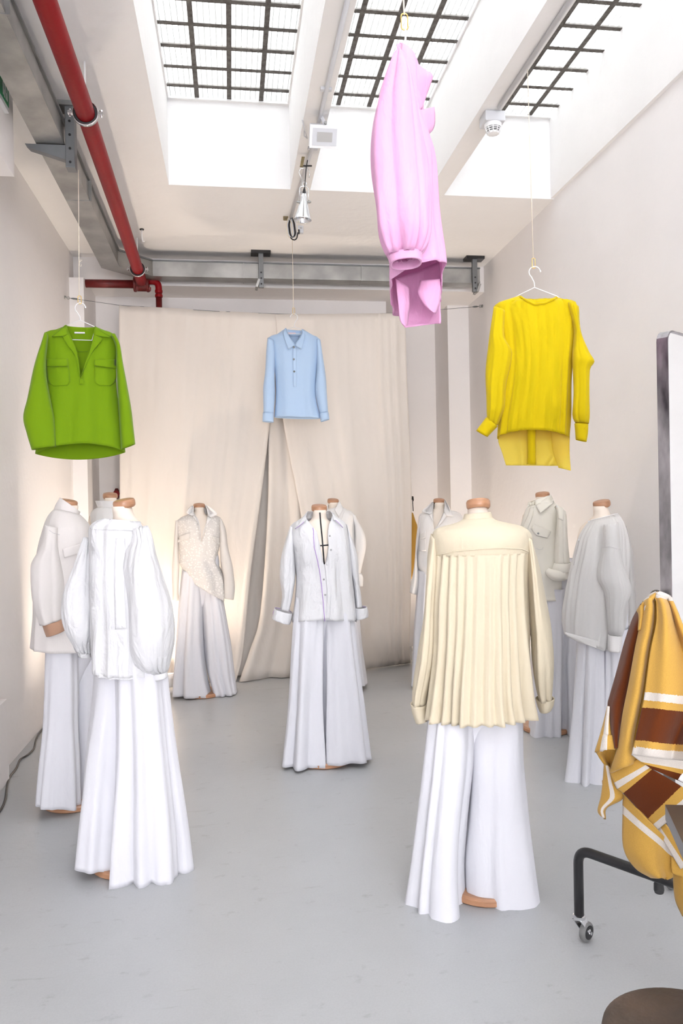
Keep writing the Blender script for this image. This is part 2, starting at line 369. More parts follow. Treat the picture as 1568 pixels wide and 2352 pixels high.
def tube(name, P, rows, m, parent, z=PX, nz=44, nt_=64, ridges=(), gap=None, hem=None, top=None, wob=0.004, wsc=9.0, thick=0.002, pw=2.35, off=0.0, b=None, pleat=None, seed=0, weld=True):
    """closed (or front-slit) cloth tube; rows = ((xl,yl),(xr,yr),b[,off])"""
    ks = []
    for r in rows:
        l, rt = z(*r[0]), z(*r[1]); bb = r[2] if len(r) > 2 else b; of = (r[3] if len(r) > 3 else 0.0)+off
        ks.append((l[0], l[1], rt[0], rt[1], bb, of))
    if gap: gap = [(z(0, g[0])[1], z(g[1], 0)[0], z(g[2], 0)[0]) for g in gap]
    ts = samples(ks, nz); T = len(ks)-1; V, F = [], []; closed = gap is None
    n = nt_ if closed else nt_+1; welded = set()
    for t in ts:
        xl, yl, xr, yr, bb, of = pchip(ks, t); tt = t/T
        Lw, Rw = P.pt(xl, yl, of), P.pt(xr, yr, of); c = (Lw+Rw)/2; A = (Rw-Lw)/2; a = max(A.length, 1e-4); ad = A/a
        if gap:
            gl, gr = interp(gap, (yl+yr)/2); hw = max((xr-xl)/2, 0.5); cx = (xl+xr)/2
            ul, ur = [max(-1, min(1, (g-cx)/hw)) for g in (gl, gr)]
            closed_here = gr-gl < 1.0
            def ang(u): return 2*math.pi-math.acos(max(-1, min(1, math.copysign(abs(u)**(pw/2), u))))
            tl, tr = ang(ul), ang(ur)
            if closed_here and not weld: tl += 0.05
            elif closed_here: tl = tr = (tl+tr)/2
            if weld and closed_here: welded.add(len(V)//n)
            th = [tr-2*math.pi+(tl-tr+2*math.pi)*j/nt_ for j in range(n)]
        else: th = [2*math.pi*j/nt_ for j in range(n)]
        for j, q in enumerate(th):
            cs, sn = math.cos(q), math.sin(q); e = 2/pw
            u = math.copysign(abs(cs)**e, cs); v = math.copysign(abs(sn)**e, sn)
            p = c+ad*(a*u)+P.d*(bb*v)
            nr = (ad*(u/a)+P.d*(v/max(bb, 1e-3))); nr = nr.normalized() if nr.length > 1e-6 else P.d
            disp = 0.0; qq = q % (2*math.pi)
            for rg in ridges:
                ur_ = rg[0]+(rg[1]-rg[0])*tt; ac = math.acos(max(-1, min(1, ur_)))
                qr = ac if len(rg) > 5 else 2*math.pi-ac
                dq = abs(qq-qr); dq = min(dq, 2*math.pi-dq)
                if dq < rg[2]*3: disp += (rg[3]+(rg[4]-rg[3])*tt)*math.exp(-(dq/rg[2])**2)
            if pleat:   # pleat(t) -> (count, amplitude)
                k_, am = pleat(tt); disp += am*(abs(math.sin(k_*q/2+2*noise.noise((q*1.5, tt*2, seed))))-0.5)
            p = p+nr*disp
            if wob:
                p = p+nr*(wob*noise.noise((p.x*wsc+seed, p.y*wsc, p.z*wsc*0.45))*2)
            fr = max(0, -sn)
            if hem: p.z += hem(u, sn)*sstep(0.72, 1.0, tt)
            if top: p.z += top(u, sn)*(1-sstep(0.0, 0.22, tt))
            if not closed and j == 0 and closed_here and not weld: p = p-P.d*0.004
            V.append(p)
    for i in range(len(ts)-1):
        a0, b0 = i*n, (i+1)*n
        for j in range(n if closed else n-1):
            e0 = a0+(0 if (i in welded and j+1 == n-1) else (j+1) % n); e1 = b0+(0 if (i+1 in welded and j+1 == n-1) else (j+1) % n)
            F.append((a0+j, e0, e1, b0+j))
    o = mk(name, V, F, m, parent, thick=thick)
    BVH[o.name] = BVHTree.FromPolygons([tuple(v) for v in V], F); return o
def hit(x, y, objs, fall=None):
    d = ray(x, y).normalized(); best = None
    for o in objs:
        h = BVH[o.name].ray_cast(CC, d)
        if h[0] is not None and (best is None or h[3] < best[3]): best = h
    return best
def patch(name, rows, objs, m, parent, z=PX, nu=8, nv=8, off=0.005, thick=0.002, lift=None, reg=True):
    """piece of cloth lying on other cloth: rows of (left,right) photo points, laid on the surface"""
    ks = [(*z(*r[0]), *z(*r[1])) for r in rows]; V, F, dep = [], [], []
    T = len(ks)-1; last = None; G = []
    for i in range(nv+1):
        xl, yl, xr, yr = pchip(ks, T*i/nv) if T else ks[0]
        for j in range(nu+1):
            s = j/nu; x, y = xl+(xr-xl)*s, yl+(yr-yl)*s; h = hit(x, y, objs)
            d = ray(x, y).normalized(); k = (h[0]-CC).length if h else None; G.append((d, k, i, j))
    good = [g[1] for g in G if g[1]]; md = sorted(good)[len(good)//2] if good else 3.0
    fixed = []
    for d, k, i, j in G:
        if k is None or abs(k-md) > 0.16:
            near = [(abs(i-b)+abs(j-c), a) for (_, a, b, c) in G if a and abs(a-md) <= 0.16]; k = min(near)[1] if near else md
        fixed.append((d, k, i, j))
    for d, k, i, j in fixed:
        o_ = off + (lift(i/nv, j/nu) if lift else 0); V.append(CC+d*(k-o_))
    w = nu+1
    F = [(i*w+j, i*w+j+1, (i+1)*w+j+1, (i+1)*w+j) for i in range(nv) for j in range(nu)]
    o = mk(name, V, F, m, parent, thick=thick)
    if reg: BVH[o.name] = BVHTree.FromPolygons([tuple(v) for v in V], F)
    return o
def stroke(name, pts, objs, m, parent, z=PX, r=0.0012, off=0.003, sub=4, n=6):
    pts = [z(*p) for p in pts]; W = []; lastk = None
    for a, b in zip(pts, pts[1:]):
        for i in range(sub):
            x, y = a[0]+(b[0]-a[0])*i/sub, a[1]+(b[1]-a[1])*i/sub; h = hit(x, y, objs); d = ray(x, y).normalized()
            k = (h[0]-CC).length if h else lastk
            if k is None: continue
            lastk = k; W.append(CC+d*(k-off))
    h = hit(*pts[-1], objs); d = ray(*pts[-1]).normalized()
    if h: lastk = (h[0]-CC).length
    if lastk is None: return None
    if objs[0].parent == parent: parent = objs[0]
    W.append(CC+d*(lastk-off)); return pipe(name, W, r, m, parent, n=n)
BTN = {}
def button(pos, objs, parent, z=PX, r=0.006, m='button'):
    h = hit(*z(*pos), objs)
    if not h: return
    nrm = h[1]
    if nrm.dot(ray(*z(*pos))) > 0: nrm = -nrm
    if objs[0].parent == parent: parent = objs[0]
    v, f = lathe_geo([(r*.9, 0), (r, .001), (r, .0025), (r*.75, .003), (r*.55, .0018), (r*.05, .0018)], h[0]+nrm*0.002, nrm, 12)
    mk('button', v, f, m, parent)
def sheet(name, P, rows, m, parent, z=PX, nu=24, nv=30, bulge=0.0, ridges=(), thick=0.003, wob=0.003, wsc=8.0, zmin=None, reg=False, jag=0.0):
    """hanging cloth: rows = ((xl,yl),(xr,yr),offl,offr,v); ridges = (s_top,s_bottom,w,amp_top,amp_bottom)"""
    ks = [(*z(*r[0]), *z(*r[1]), r[2], r[3], r[4] if len(r) > 4 else i/(len(rows)-1)) for i, r in enumerate(rows)]
    ts = samples(ks, nv); T = len(ks)-1; V, F, UV = [], [], []; w_ = nu+1
    for t in ts:
        xl, yl, xr, yr, ol, orr, vv = pchip(ks, t); tt = t/T
        for j in range(w_):
            s = j/nu; o_ = ol+(orr-ol)*s-bulge*math.sin(math.pi*s)
            for rg in ridges:
                sc = rg[0]+(rg[1]-rg[0])*tt; o_ -= (rg[3]+(rg[4]-rg[3])*tt)*math.exp(-((s-sc)/rg[2])**2)
            p = P.pt(xl+(xr-xl)*s, yl+(yr-yl)*s, o_)
            p = p+P.d*(wob*2*noise.noise((p.x*wsc, p.y*wsc, p.z*wsc*.5)))
            if jag and (t == T): p.z += jag*noise.noise((p.x*180, p.y*180, 3))
            if zmin is not None and p.z < zmin: p.z = zmin+0.004*noise.noise((p.x*9, p.y*9, 1))
            V.append(p); UV.append((s, vv))
    F = [(i*w_+j, i*w_+j+1, (i+1)*w_+j+1, (i+1)*w_+j) for i in range(len(ts)-1) for j in range(nu)]
    o = mk(name, V, F, m, parent, thick=thick, uvs=UV)
    if reg: BVH[o.name] = BVHTree.FromPolygons([tuple(v) for v in V], F)
    return o

# ------------------------------------------------------------------ room shell
box('floor', -2.2, 3.2, YF-0.4, 9.0, -0.1, 0.0, 'floor')['kind'] = 'structure'
def struct(name, *geos, m='wall'):
    v, f = join(*geos); o = mk(name, v, f, m, None, smooth=False); o['kind'] = 'structure'; return o
struct('wall_left', box_geo(XL-0.3, XL, YF, -7.0, 0, 4.7), box_geo(XL-0.3, XL, -3.0, 8.6, 0, 4.7), box_geo(XL-0.3, XL, -7.0, -3.0, 0, 0.9), box_geo(XL-0.3, XL, -7.0, -3.0, 3.1, 4.7))
struct('wall_right', box_geo(XR, XR+0.3, YF, 8.6, 0, 4.7))
struct('wall_back', box_geo(XL-0.3, 1.55, YB, YB+0.3, 0, 4.7), box_geo(1.55, XR+0.3, 8.2, 8.5, 0, 4.7), box_geo(1.5, 1.55, YB+0.3, 8.5, 0, 4.7))
struct('wall_front', box_geo(XL, -1.21, YF-0.3, YF, 0, 4.7), box_geo(2.29, XR, YF-0.3, YF, 0, 4.7), box_geo(-1.21, 2.29, YF-0.3, YF, 0, 0.15), box_geo(-1.21, 2.29, YF-0.3, YF, 3.55, 4.7))
struct('ceiling', box_geo(XL-0.3, WELLS[0][0], YF-0.3, 8.6, ZCEIL, 4.6), box_geo(WELLS[0][0], XR+0.3, WY1, 8.6, ZCEIL, 4.6), box_geo(WELLS[0][0], XR+0.3, YF-0.3, WY0, ZCEIL, 4.6), m='plaster')
for a, b in ((0.46, 0.60), (1.45, 1.58)):
    struct('ceiling_beam', box_geo(a, b, WY0, WY1, ZCEIL, 4.6), m='plaster')
struct('wall_facing', box_geo(2.395, XR, WY0, WY1, 3.765, 4.6), m='plaster')
struct('lintel', box_geo(XL, XR, 7.2, 7.6, 3.52, ZCEIL), box_geo(1.55, XR, 7.6, 8.2, 3.52, ZCEIL))
struct('pilaster', box_geo(XL, -1.22, 7.0, YB, 0, 3.52))
struct('pilaster', box_geo(2.2, XR, 7.7, 8.2, 0, 3.52))
struct('door_lintel', box_geo(XL, -1.1, 1.0, 4.35, 3.28, ZCEIL))
struct('wall_plinth', box_geo(XL, -1.265, 2.0, 4.62, 0, 0.46))
# front window frame and panes, behind the camera
wf = bpy.data.objects.new('window_4', None); col.objects.link(wf); wf.location = (0.54, YF-0.15, 0.45); LOC[wf.name] = Vector(wf.location); wf['kind'] = 'structure'
for x in (-1.21, -0.05, 1.10, 2.24):
    box('frame_bar', x, x+0.05, YF-0.2, YF-0.14, 0.15, 3.55, 'white_metal', wf)
for x in (-1.16, 0.0, 1.15):
    box('pane', x, x+1.09, YF-0.175, YF-0.165, 0.16, 3.54, 'pane', wf)
ws = bpy.data.objects.new('window_5', None); col.objects.link(ws); ws.location = (XL-0.15, -5.0, 0.9); LOC[ws.name] = Vector(ws.location); ws['kind'] = 'structure'  # unseen left-wall window, added to brighten the right-hand forms
for k in range(5):
    y = -7.0+0.9875*k; box('frame_bar', XL-0.2, XL-0.14, y, y+0.05, 0.9, 3.1, 'white_metal', ws)
    if k < 4: box('pane', XL-0.175, XL-0.165, y+0.05, y+0.9875, 0.91, 3.09, 'pane', ws)
# skylights of glass blocks
PXB, PYB, JW = 0.2215, 0.2285, 0.031
blk = None
def bevel_block(sx, sy):
    bm = bmesh.new(); bmesh.ops.create_cube(bm, size=1.0)
    for v in bm.verts: v.co = Vector((v.co.x*sx, v.co.y*sy, v.co.z*0.008))
    bmesh.ops.bevel(bm, geom=[e for e in bm.edges if abs(e.verts[0].co.z-e.verts[1].co.z) > 0.01], offset=0.016, segments=2, affect='EDGES')
    me = bpy.data.meshes.new('glass_block'); bm.to_mesh(me); bm.free(); me.materials.append(MATS['glass_block']); return me
BM = {}
for wi, ((a, b), j0) in enumerate(zip(WELLS, (0.042, 1.031, 2.232))):
    wn = bpy.data.objects.new('window_%d' % (wi+1), None); col.objects.link(wn); wn.location = ((a+b)/2, 5.5, ZG); LOC[wn.name] = Vector(wn.location); wn['kind'] = 'structure'
    xs = sorted([j0+k*PXB for k in range(-5, 6) if a+0.03 < j0+k*PXB < b-0.03]); ed = [a-0.012]+xs+[b+0.012]
    ys = [5.389-k*PYB for k in range(0, 60) if 5.389-k*PYB > 2.6]; yd = [WY1+0.03]+ys
    for x in xs:
        box('joint_bar', x-JW/2, x+JW/2, WY0, WY1, ZG-0.002, ZG+0.012, 'joint', wn)
    for y in ys:
        box('joint_bar', a, b, y-JW/2, y+JW/2, ZG-0.001, ZG+0.011, 'joint', wn)
    for x0, x1 in zip(ed, ed[1:]):
        for y1, y0 in zip(yd, yd[1:]):
            sx, sy = round(x1-x0-JW, 3), round(y1-y0-JW, 3)
            if y1 < 2.9: continue
            if (sx, sy) not in BM: BM[(sx, sy)] = bevel_block(sx, sy)
            o = bpy.data.objects.new('glass_block', BM[(sx, sy)]); col.objects.link(o); o.parent = wn
            o.location = Vector(((x0+x1)/2, (y0+y1)/2, ZG+0.006))-LOC[wn.name]
    box('far_panes', a, b, WY0, min(y for y in yd if y > 2.6)-0.01, ZG+0.008, ZG+0.026, 'glass_block', wn)['kind'] = 'stuff'
    v, f = join(*[box_geo(a, b, y0, y1, ZG-0.012, ZG+0.012) for y0, y1 in ((WY1-0.03, WY1),)], box_geo(a, a+0.012, WY0, WY1, ZG-0.01, ZG+0.01), box_geo(b-0.012, b, WY0, WY1, ZG-0.01, ZG+0.01))
    mk('plaster_rim', v, f, 'plaster', wn, smooth=False)

# ------------------------------------------------------------------ ceiling services
def prism_run(name, pts, wx, z0, z1, m, parent):
    """rectangular trunking along a floor-plan polyline"""
    pts = [Vector((*p, 0)) for p in pts]; V, F = [], []
    for i, p in enumerate(pts):
        d0 = (p-pts[i-1]).normalized() if i else None; d1 = (pts[i+1]-p).normalized() if i+1 < len(pts) else None
        n0 = Vector((-d0.y, d0.x, 0)) if d0 else None; n1 = Vector((-d1.y, d1.x, 0)) if d1 else None
        if n0 and n1: b = (n0+n1).normalized(); k = wx/2/b.dot(n0)
        else: b = n0 or n1; k = wx/2
        for s in (-1, 1):
            for zz in (z0, z1): q = p+b*(s*k); V.append((q.x, q.y, zz))
    for i in range(len(pts)-1):
        a, c = i*4, i*4+4
        F += [(a, a+1, c+1, c), (a+2, c+2, c+3, a+3), (a, c, c+2, a+2), (a+1, a+3, c+3, c+1)]
    F += [(0, 2, 3, 1), ((len(pts)-1)*4, (len(pts)-1)*4+1, (len(pts)-1)*4+3, (len(pts)-1)*4+2)]
    return mk(name, V, F, m, parent, smooth=False)
path = [(-0.925, -1.5), (-0.955, 6.72), (-0.66, 7.02), (2.30, 7.02)]
tr = thing('cable_trunking', 'galvanised steel cable trunking running below ceiling and along back wall', 'trunking', (-0.93, 4, 3.53))
prism_run('channel', path, 0.135, 3.545, 3.66, 'galv', tr)
def shift(p, o): return [(x+o, y) for x, y in p]
prism_run('lid', path, 0.15, 3.53, 3.5455, 'galv', tr)
prism_run('flange', path, 0.16, 3.66, 3.672, 'galv_dark', tr)
for (x, y, dx, dy) in ((-0.93, 3.35, 1, 0), (-0.94, 5.3, 1, 0), (0.15, 7.02, 0, 1), (1.2, 7.02, 0, 1)):
    box('joint_strip', x-0.08*dx-0.004*dy, x+0.08*dx+0.004*dy, y-0.08*dy-0.004*dx, y+0.08*dy+0.004*dx, 3.526, 3.665, 'galv', tr)
# cantilever bracket by the green shirt
bk = thing('trunking_bracket', 'dark steel cantilever bracket holding trunking above the green shirt', 'bracket', (-0.84, 4.52, 3.6))
v = [(-1.08, 4.50, 3.526), (-0.86, 4.50, 3.526), (-0.86, 4.50, 3.445), (-1.06, 4.50, 3.505)]
V = v+[(x, y+0.05, z) for x, y, z in v]
mk('arm', V, [(0, 1, 2, 3), (7, 6, 5, 4), (0, 4, 5, 1), (1, 5, 6, 2), (2, 6, 7, 3), (3, 7, 4, 0)], 'galv_dark', bk, smooth=False)
box('post', -0.865, -0.815, 4.49, 4.56, 3.40, 3.74, 'galv_dark', bk, 0.003)
box('ceiling_plate', -0.92, -0.74, 4.47, 4.58, 3.735, 3.76, 'galv', bk)
for k in range(4): lathe('bolt_hole', [(0.007, 0), (0.007, 0.002)], (-0.84, 4.489, 3.43+0.075*k), 'black', bk, axis=(0, -1, 0), n=10)
def wall_bracket(x, label, side=1):
    b_ = thing('trunking_bracket', label, 'bracket', (x, 6.93, 3.5))
    box('strut', x-0.022, x+0.022, 6.905, 6.94, 3.44, 3.74, 'galv_dark', b_, 0.003)
    box('ceiling_plate', x-0.085, x+0.085, 6.88, 6.99, 3.735, 3.76, 'black', b_)
    obox('foot', (x-0.03*side, 6.95, 3.475), (0.012, 0, 0.035), (0, 0.06, 0), (0.01, 0, -0.003), 'galv', b_)
    for k in range(3): lathe('slot', [(0.008, 0), (0.008, 0.002)], (x, 6.904, 3.47+0.05*k), 'black', b_, axis=(0, -1, 0), n=10)
wall_bracket(0.30, 'slotted steel bracket holding trunking above the blue shirt')
wall_bracket(2.24, 'slotted steel bracket at trunking end beside the right wall', -1)

rp = thing('sprinkler_pipe', 'thick red fire pipe hanging below the ceiling, with branch and elbow', 'pipe', (-0.7, 4, 3.45))
pipe('main_pipe', [(-0.665, -1.5, 3.5), (-0.683, 4.0, 3.5), (-0.728, 6.74, 3.5), (-0.735, 6.98, 3.497)], 0.046, 'red', rp, n=24)
pipe('branch_pipe', [(XL+0.005, 7.1, 3.497), (-0.80, 7.1, 3.50)], 0.036, 'dark_red', rp, n=20)
lathe('coupling', [(0.05, -0.06), (0.062, -0.05), (0.062, 0.05), (0.05, 0.06)], (-0.74, 7.1, 3.50), 'dark_red', rp, axis=(1, 0, 0), n=20)
for sx in (-0.80, -0.69):
    lathe('flange', [(0.062, -0.012), (0.068, -0.008), (0.068, 0.008), (0.062, 0.012)], (sx, 7.1, 3.50), 'dark_red', rp, axis=(1, 0, 0), n=16)
    for k in range(2): lathe('bolt', [(0.010, 0), (0.010, 0.05)], (sx+0.02, 7.03, 3.425+0.012*k), 'dark_red', rp, axis=(0.2, -1, 0), n=6)
pipe('elbow_pipe', rounded([(-0.69, 7.1, 3.53), (-0.597, 7.1, 3.53), (-0.597, 7.1, 3.42)], 0.06, 8), 0.029, 'red', rp, n=16)
pipe('drop_pipe', [(-0.597, 7.1, 3.44), (-0.597, 7.1, 0.9)], 0.027, 'dark_red', rp, n=16)
for zz in (3.44, 3.40): lathe('collar_ring', [(0.032, -0.012), (0.034, 0), (0.032, 0.012)], (-0.597, 7.1, zz), 'red', rp, n=16)
def clamp(y, label):
    x = -0.683-(y-4.0)*0.0164; c = thing('pipe_clamp', label, 'clamp', (x, y, 3.45))
    pipe('rubber_ring', arc((x, y, 3.5), 0.052, 0, 2*math.pi, (1, 0, 0), (0, 0, 1), 24)[:-1], 0.008, 'rubber', c, n=8, closed=True)
    v, f = lathe_geo([(0.061, -0.012), (0.061, 0.012)], (x, y, 3.5), (0, 1, 0), 28); f = f[:-2]
    mk('steel_band', v, f, 'chrome', c, thick=0.003)
    for s in (-1, 1):
        obox('ear', (x+s*0.074, y, 3.5), (0.012, 0, 0), (0, 0.012, 0), (0, 0, 0.006), 'chrome', c)
        lathe('screw', [(0.005, -0.018), (0.005, 0.012), (0.008, 0.012), (0.008, 0.018)], (x+s*0.076, y, 3.5), 'chrome', c, n=8)
    pipe('rod', [(x, y, 3.56), (x, y, 3.76)], 0.005, 'white_metal', c, n=6)
clamp(4.08, 'steel pipe clamp with black rubber ring on long red pipe')
clamp(6.66, 'small pipe clamp on red pipe near the branch fitting')
hk = thing('ceiling_hook', 'small white screw hook in ceiling beside the red pipe', 'hook', (-0.70, 6.2, 3.7))
pipe('hook', [(-0.665, 6.45, 3.76), (-0.665, 6.45, 3.70), (-0.66, 6.45, 3.66), (-0.645, 6.45, 3.66)], 0.005, 'white_metal', hk, n=8)
lathe('plate', [(0.018, 0), (0.018, 0.006)], (-0.665, 6.45, 3.753), 'black', hk, n=10)

# flood light on the first beam
fl = thing('flood_light', 'white rectangular LED floodlight hanging from beam between skylights', 'floodlight', (0.57, 4.5, 3.55))
fc = (atY(711, 300, 4.5)+atY(778, 302, 4.5))/2; fc.z = atY(745, 314, 4.5).z
ax, ay, az = Vector((0.085, 0, 0)), Vector((0, 0.87, -0.49)).normalized(), None
az = ay.cross(Vector((1, 0, 0))); az = az.normalized()
fx = Vector((1, 0, 0))
front = Vector((0, -0.80, -0.60)).normalized(); upv = Vector((0, -0.60, 0.80))
obox('housing', fc-front*0.018, fx*0.086, upv*0.062, front*0.020, 'white_plastic', fl, 0.006)
obox('front_frame', fc+front*0.004, fx*0.086, upv*0.062, front*0.004, 'white_metal', fl, 0.002)
obox('lens', fc+front*0.0095, fx*0.070, upv*0.046, front*0.002, 'white_plastic', fl)
obox('led_panel', fc+front*0.0125, fx*0.044, upv*0.026, front*0.0008, 'grey_glass', fl)
for k in range(6): obox('cooling_fin', fc-front*0.045+fx*(-0.055+0.022*k), fx*0.003, upv*0.045, front*0.012, 'white_plastic', fl)
bt = fc+upv*0.066
pipe('bracket_arm', [bt+Vector((0.0, 0, 0)), bt+Vector((-0.03, 0.05, 0.10)), Vector((0.545, 4.66, 3.76))], 0.011, 'white_plastic', fl, n=8)
lathe('pivot_screw', [(0.009, 0), (0.009, 0.012)], bt+Vector((0, -0.012, 0)), 'galv', fl, axis=(0, -1, 0), n=10)
cd = thing('surface_conduit', 'thin white cable conduit running along underside of beam', 'conduit', (0.55, 4.5, 3.74))
pipe('tube', [(0.56, 2.0, 3.7465), (0.55, 4.7, 3.7465), (0.53, 5.3, 3.7465), (0.50, 6.05, 3.7465)], 0.012, 'white_plastic', cd, n=8)
for y in (3.3, 4.2, 4.9, 5.6): box('clip', 0.52, 0.58, y-0.012, y+0.012, 3.745, 3.762, 'white_plastic', cd)
pipe('loose_cable', [atZ(694, 275, 3.755), atZ(700, 300, 3.74), atZ(706, 318, 3.73), atZ(698, 312, 3.745), atZ(699, 300, 3.75)], 0.004, 'white_plastic', cd, n=6)
cd2 = thing('surface_conduit', 'thin white conduit along beam leading to the smoke detector', 'conduit', (1.54, 3.4, 3.74))
pipe('tube', [(1.545, 1.5, 3.747), (1.545, 4.28, 3.747)], 0.012, 'white_plastic', cd2, n=8)
# reflector lamp
rl = thing('reflector_lamp', 'small bare aluminium reflector lamp hanging by black cord from ceiling', 'lamp', (0.53, 5.6, 3.55))
YL = 5.0
def L(x, y): return atY(x, y, YL)
axis = (L(695, 500)-L(698, 447)).normalized()
c0 = L(698, 449)
prof = [(0.012, -0.012), (0.018, 0.0), (0.021, 0.018), (0.022, 0.035), (0.027, 0.055), (0.036, 0.09), (0.046, 0.125), (0.055, 0.155), (0.057, 0.158)]
v, f = lathe_geo(prof, c0, axis, 32); f = f[:-1]; mk('reflector_shade', v, f, 'chrome', rl, thick=0.0015)
lathe('bulb', [(0.008, 0.03), (0.016, 0.05), (0.022, 0.08), (0.016, 0.10), (0.004, 0.108)], c0, 'white_metal', rl, axis=axis, n=14)
lathe('cord_grip', [(0.006, -0.045), (0.011, -0.02), (0.012, -0.01)], c0, 'black', rl, axis=axis, n=12)
pipe('cord', [L(698, 445), L(701, 410), L(703, 385), L(706, 368)], 0.0035, 'black', rl, n=6)
pipe('bail', [L(687, 463), L(688, 432), L(692, 428), L(704, 429), L(708, 433), L(708, 466)], 0.0028, 'chrome', rl, n=6)
for px in (685, 710):
    lathe('wing_nut', [(0.004, -0.012), (0.009, -0.004), (0.009, 0.004), (0.004, 0.012)], L(px, 464), 'galv', rl, axis=(1, 0, 0), n=8)
pipe('carabiner', arc(L(699, 423), 0.014, 0, 2*math.pi, (1, 0, 0), (0, 0, 1), 14)[:-1], 0.0025, 'chrome', rl, n=6, closed=True)
pipe('wire_loop', [L(697, 420), L(686, 396), L(690, 387), L(706, 386), L(711, 395), L(710, 408)], 0.0025, 'chrome', rl, n=6)
pipe('hook_bar', [L(690, 381), L(716, 381)], 0.005, 'rubber', rl, n=6)
obox('clamp_jaw', L(694, 372), (0.01, 0, 0), (0, 0.01, 0), (0.006, 0, 0.03), 'brown_hardware', rl)
# cable loops at the end of the conduit
cb = thing('cable_bundle', 'coiled bundle of black and white cables at conduit end', 'cables', (0.48, 6.05, 3.55))
for k, (mm, dx) in enumerate((('black', -2), ('white_plastic', -4), ('white_plastic', 3), ('black', 0), ('cord', 5), ('cord', -7))):
    pts = [atY(669+dx, 500, 6.05), atY(664+dx, 515, 6.04), atY(667+dx, 540, 6.03), atY(673+dx*0.6, 547+abs(dx)*.3, 6.02), atY(679+dx, 538, 6.03), atY(676+dx, 512, 6.04), atY(671+dx, 500, 6.05)]
    pipe('cable_loop', rounded(pts, 0.02, 4), 0.004, mm, cb, n=6)
pipe('plug_cable', rounded([atY(667, 545, 6.0), atY(672, 552, 6.0), atY(681, 550, 6.0), atY(684, 534, 6.0)], 0.02, 5), 0.005, 'black', cb, n=8)
so = thing('power_socket', 'white surface socket box beside the hanging cable bundle', 'socket', atY(688, 528, 6.05))
sp = atY(688, 528, 6.08)
obox('box', sp, (0.028, 0, 0), (0, 0.02, 0), (0, 0, 0.028), 'white_plastic', so, 0.004)
obox('label', sp+Vector((0.008, -0.021, 0.008)), (0.008, 0, 0), (0, 0.001, 0), (0, 0, 0.006), 'grey_glass', so)
obox('plug', sp+Vector((-0.012, -0.03, -0.026)), (0.009, 0, 0), (0, 0.012, 0), (0, 0, 0.016), 'black', so, 0.003)
jb = thing('junction_plate', 'small brown square plate on ceiling left of the cable bundle', 'plate', atY(656, 501, 6.05))
obox('plate', atY(656, 501, 6.08), (0.02, 0, 0), (0, 0.006, 0.004), (0, 0, 0.018), 'brown_hardware', jb, 0.003)
lathe('screw', [(0.004, 0), (0.004, 0.004)], atY(656, 501, 6.07), 'galv_dark', jb, axis=(0, -1, 0), n=8)
# smoke detector
sd = thing('smoke_detector', 'white smoke detector on square box under the right beam', 'detector', (1.53, 4.36, 3.65))
dc = atY(1131, 248, 4.38)
box('mount_box', dc.x-0.06, dc.x+0.06, 4.33, 4.45, 3.70, 3.76, 'white_plastic', sd, 0.008)
lathe('detector_body', [(0.050, 0.0), (0.050, -0.015), (0.046, -0.022)], (dc.x, 4.38, 3.70), 'white_metal', sd, n=28)
for k in range(3): lathe('vent_ring', [(0.044-0.004*k, -0.026-0.010*k), (0.044-0.004*k, -0.030-0.010*k)], (dc.x, 4.38, 3.70), 'white_metal', sd, n=28)
lathe('sensor_chamber', [(0.038, -0.02), (0.032, -0.05)], (dc.x, 4.38, 3.70), 'black', sd, n=20)
for k in range(10):
    a = 2*math.pi*k/10; x_, y_ = math.cos(a), math.sin(a)
    pipe('cage_rib', [(dc.x+x_*.046, 4.38+y_*.046, 3.678), (dc.x+x_*.033, 4.38+y_*.033, 3.645)], 0.003, 'white_metal', sd, n=6)
lathe('cap', [(0.034, 0.004), (0.032, -0.003), (0.012, -0.008)], (dc.x, 4.38, 3.647), 'white_metal', sd, n=24)
# exit sign on the lintel
es = thing('exit_sign', 'green and white emergency exit sign on lintel above the left wall', 'sign', (-1.1, 4.1, 3.6))
p_ = atX(14, 250, -1.09); y1 = p_.y; y0 = y1-0.34; z0 = p_.z; z1 = z0+0.165
box('case', -1.10, -1.078, y0-0.01, y1+0.01, z0-0.02, z1+0.01, 'white_plastic', es, 0.003)
box('panel', -1.0785, -1.0765, y0, y1, z0+0.004, z1, 'green_sign', es)
def sg(a, b, c, d): box('pictogram', -1.0767, -1.0758, y0+0.34*a, y0+0.34*b, z0+0.165*c, z0+0.165*d, 'white_metal', es)
sg(.70, .74, .15, .85); sg(.90, .94, .15, .85); sg(.70, .94, .80, .87); sg(.78, .85, .30, .62); sg(.80, .84, .66, .76); sg(.76, .80, .12, .34); sg(.84, .88, .14, .34)
sg(.1, .45, .45, .56); sg(.38, .46, .34, .67)

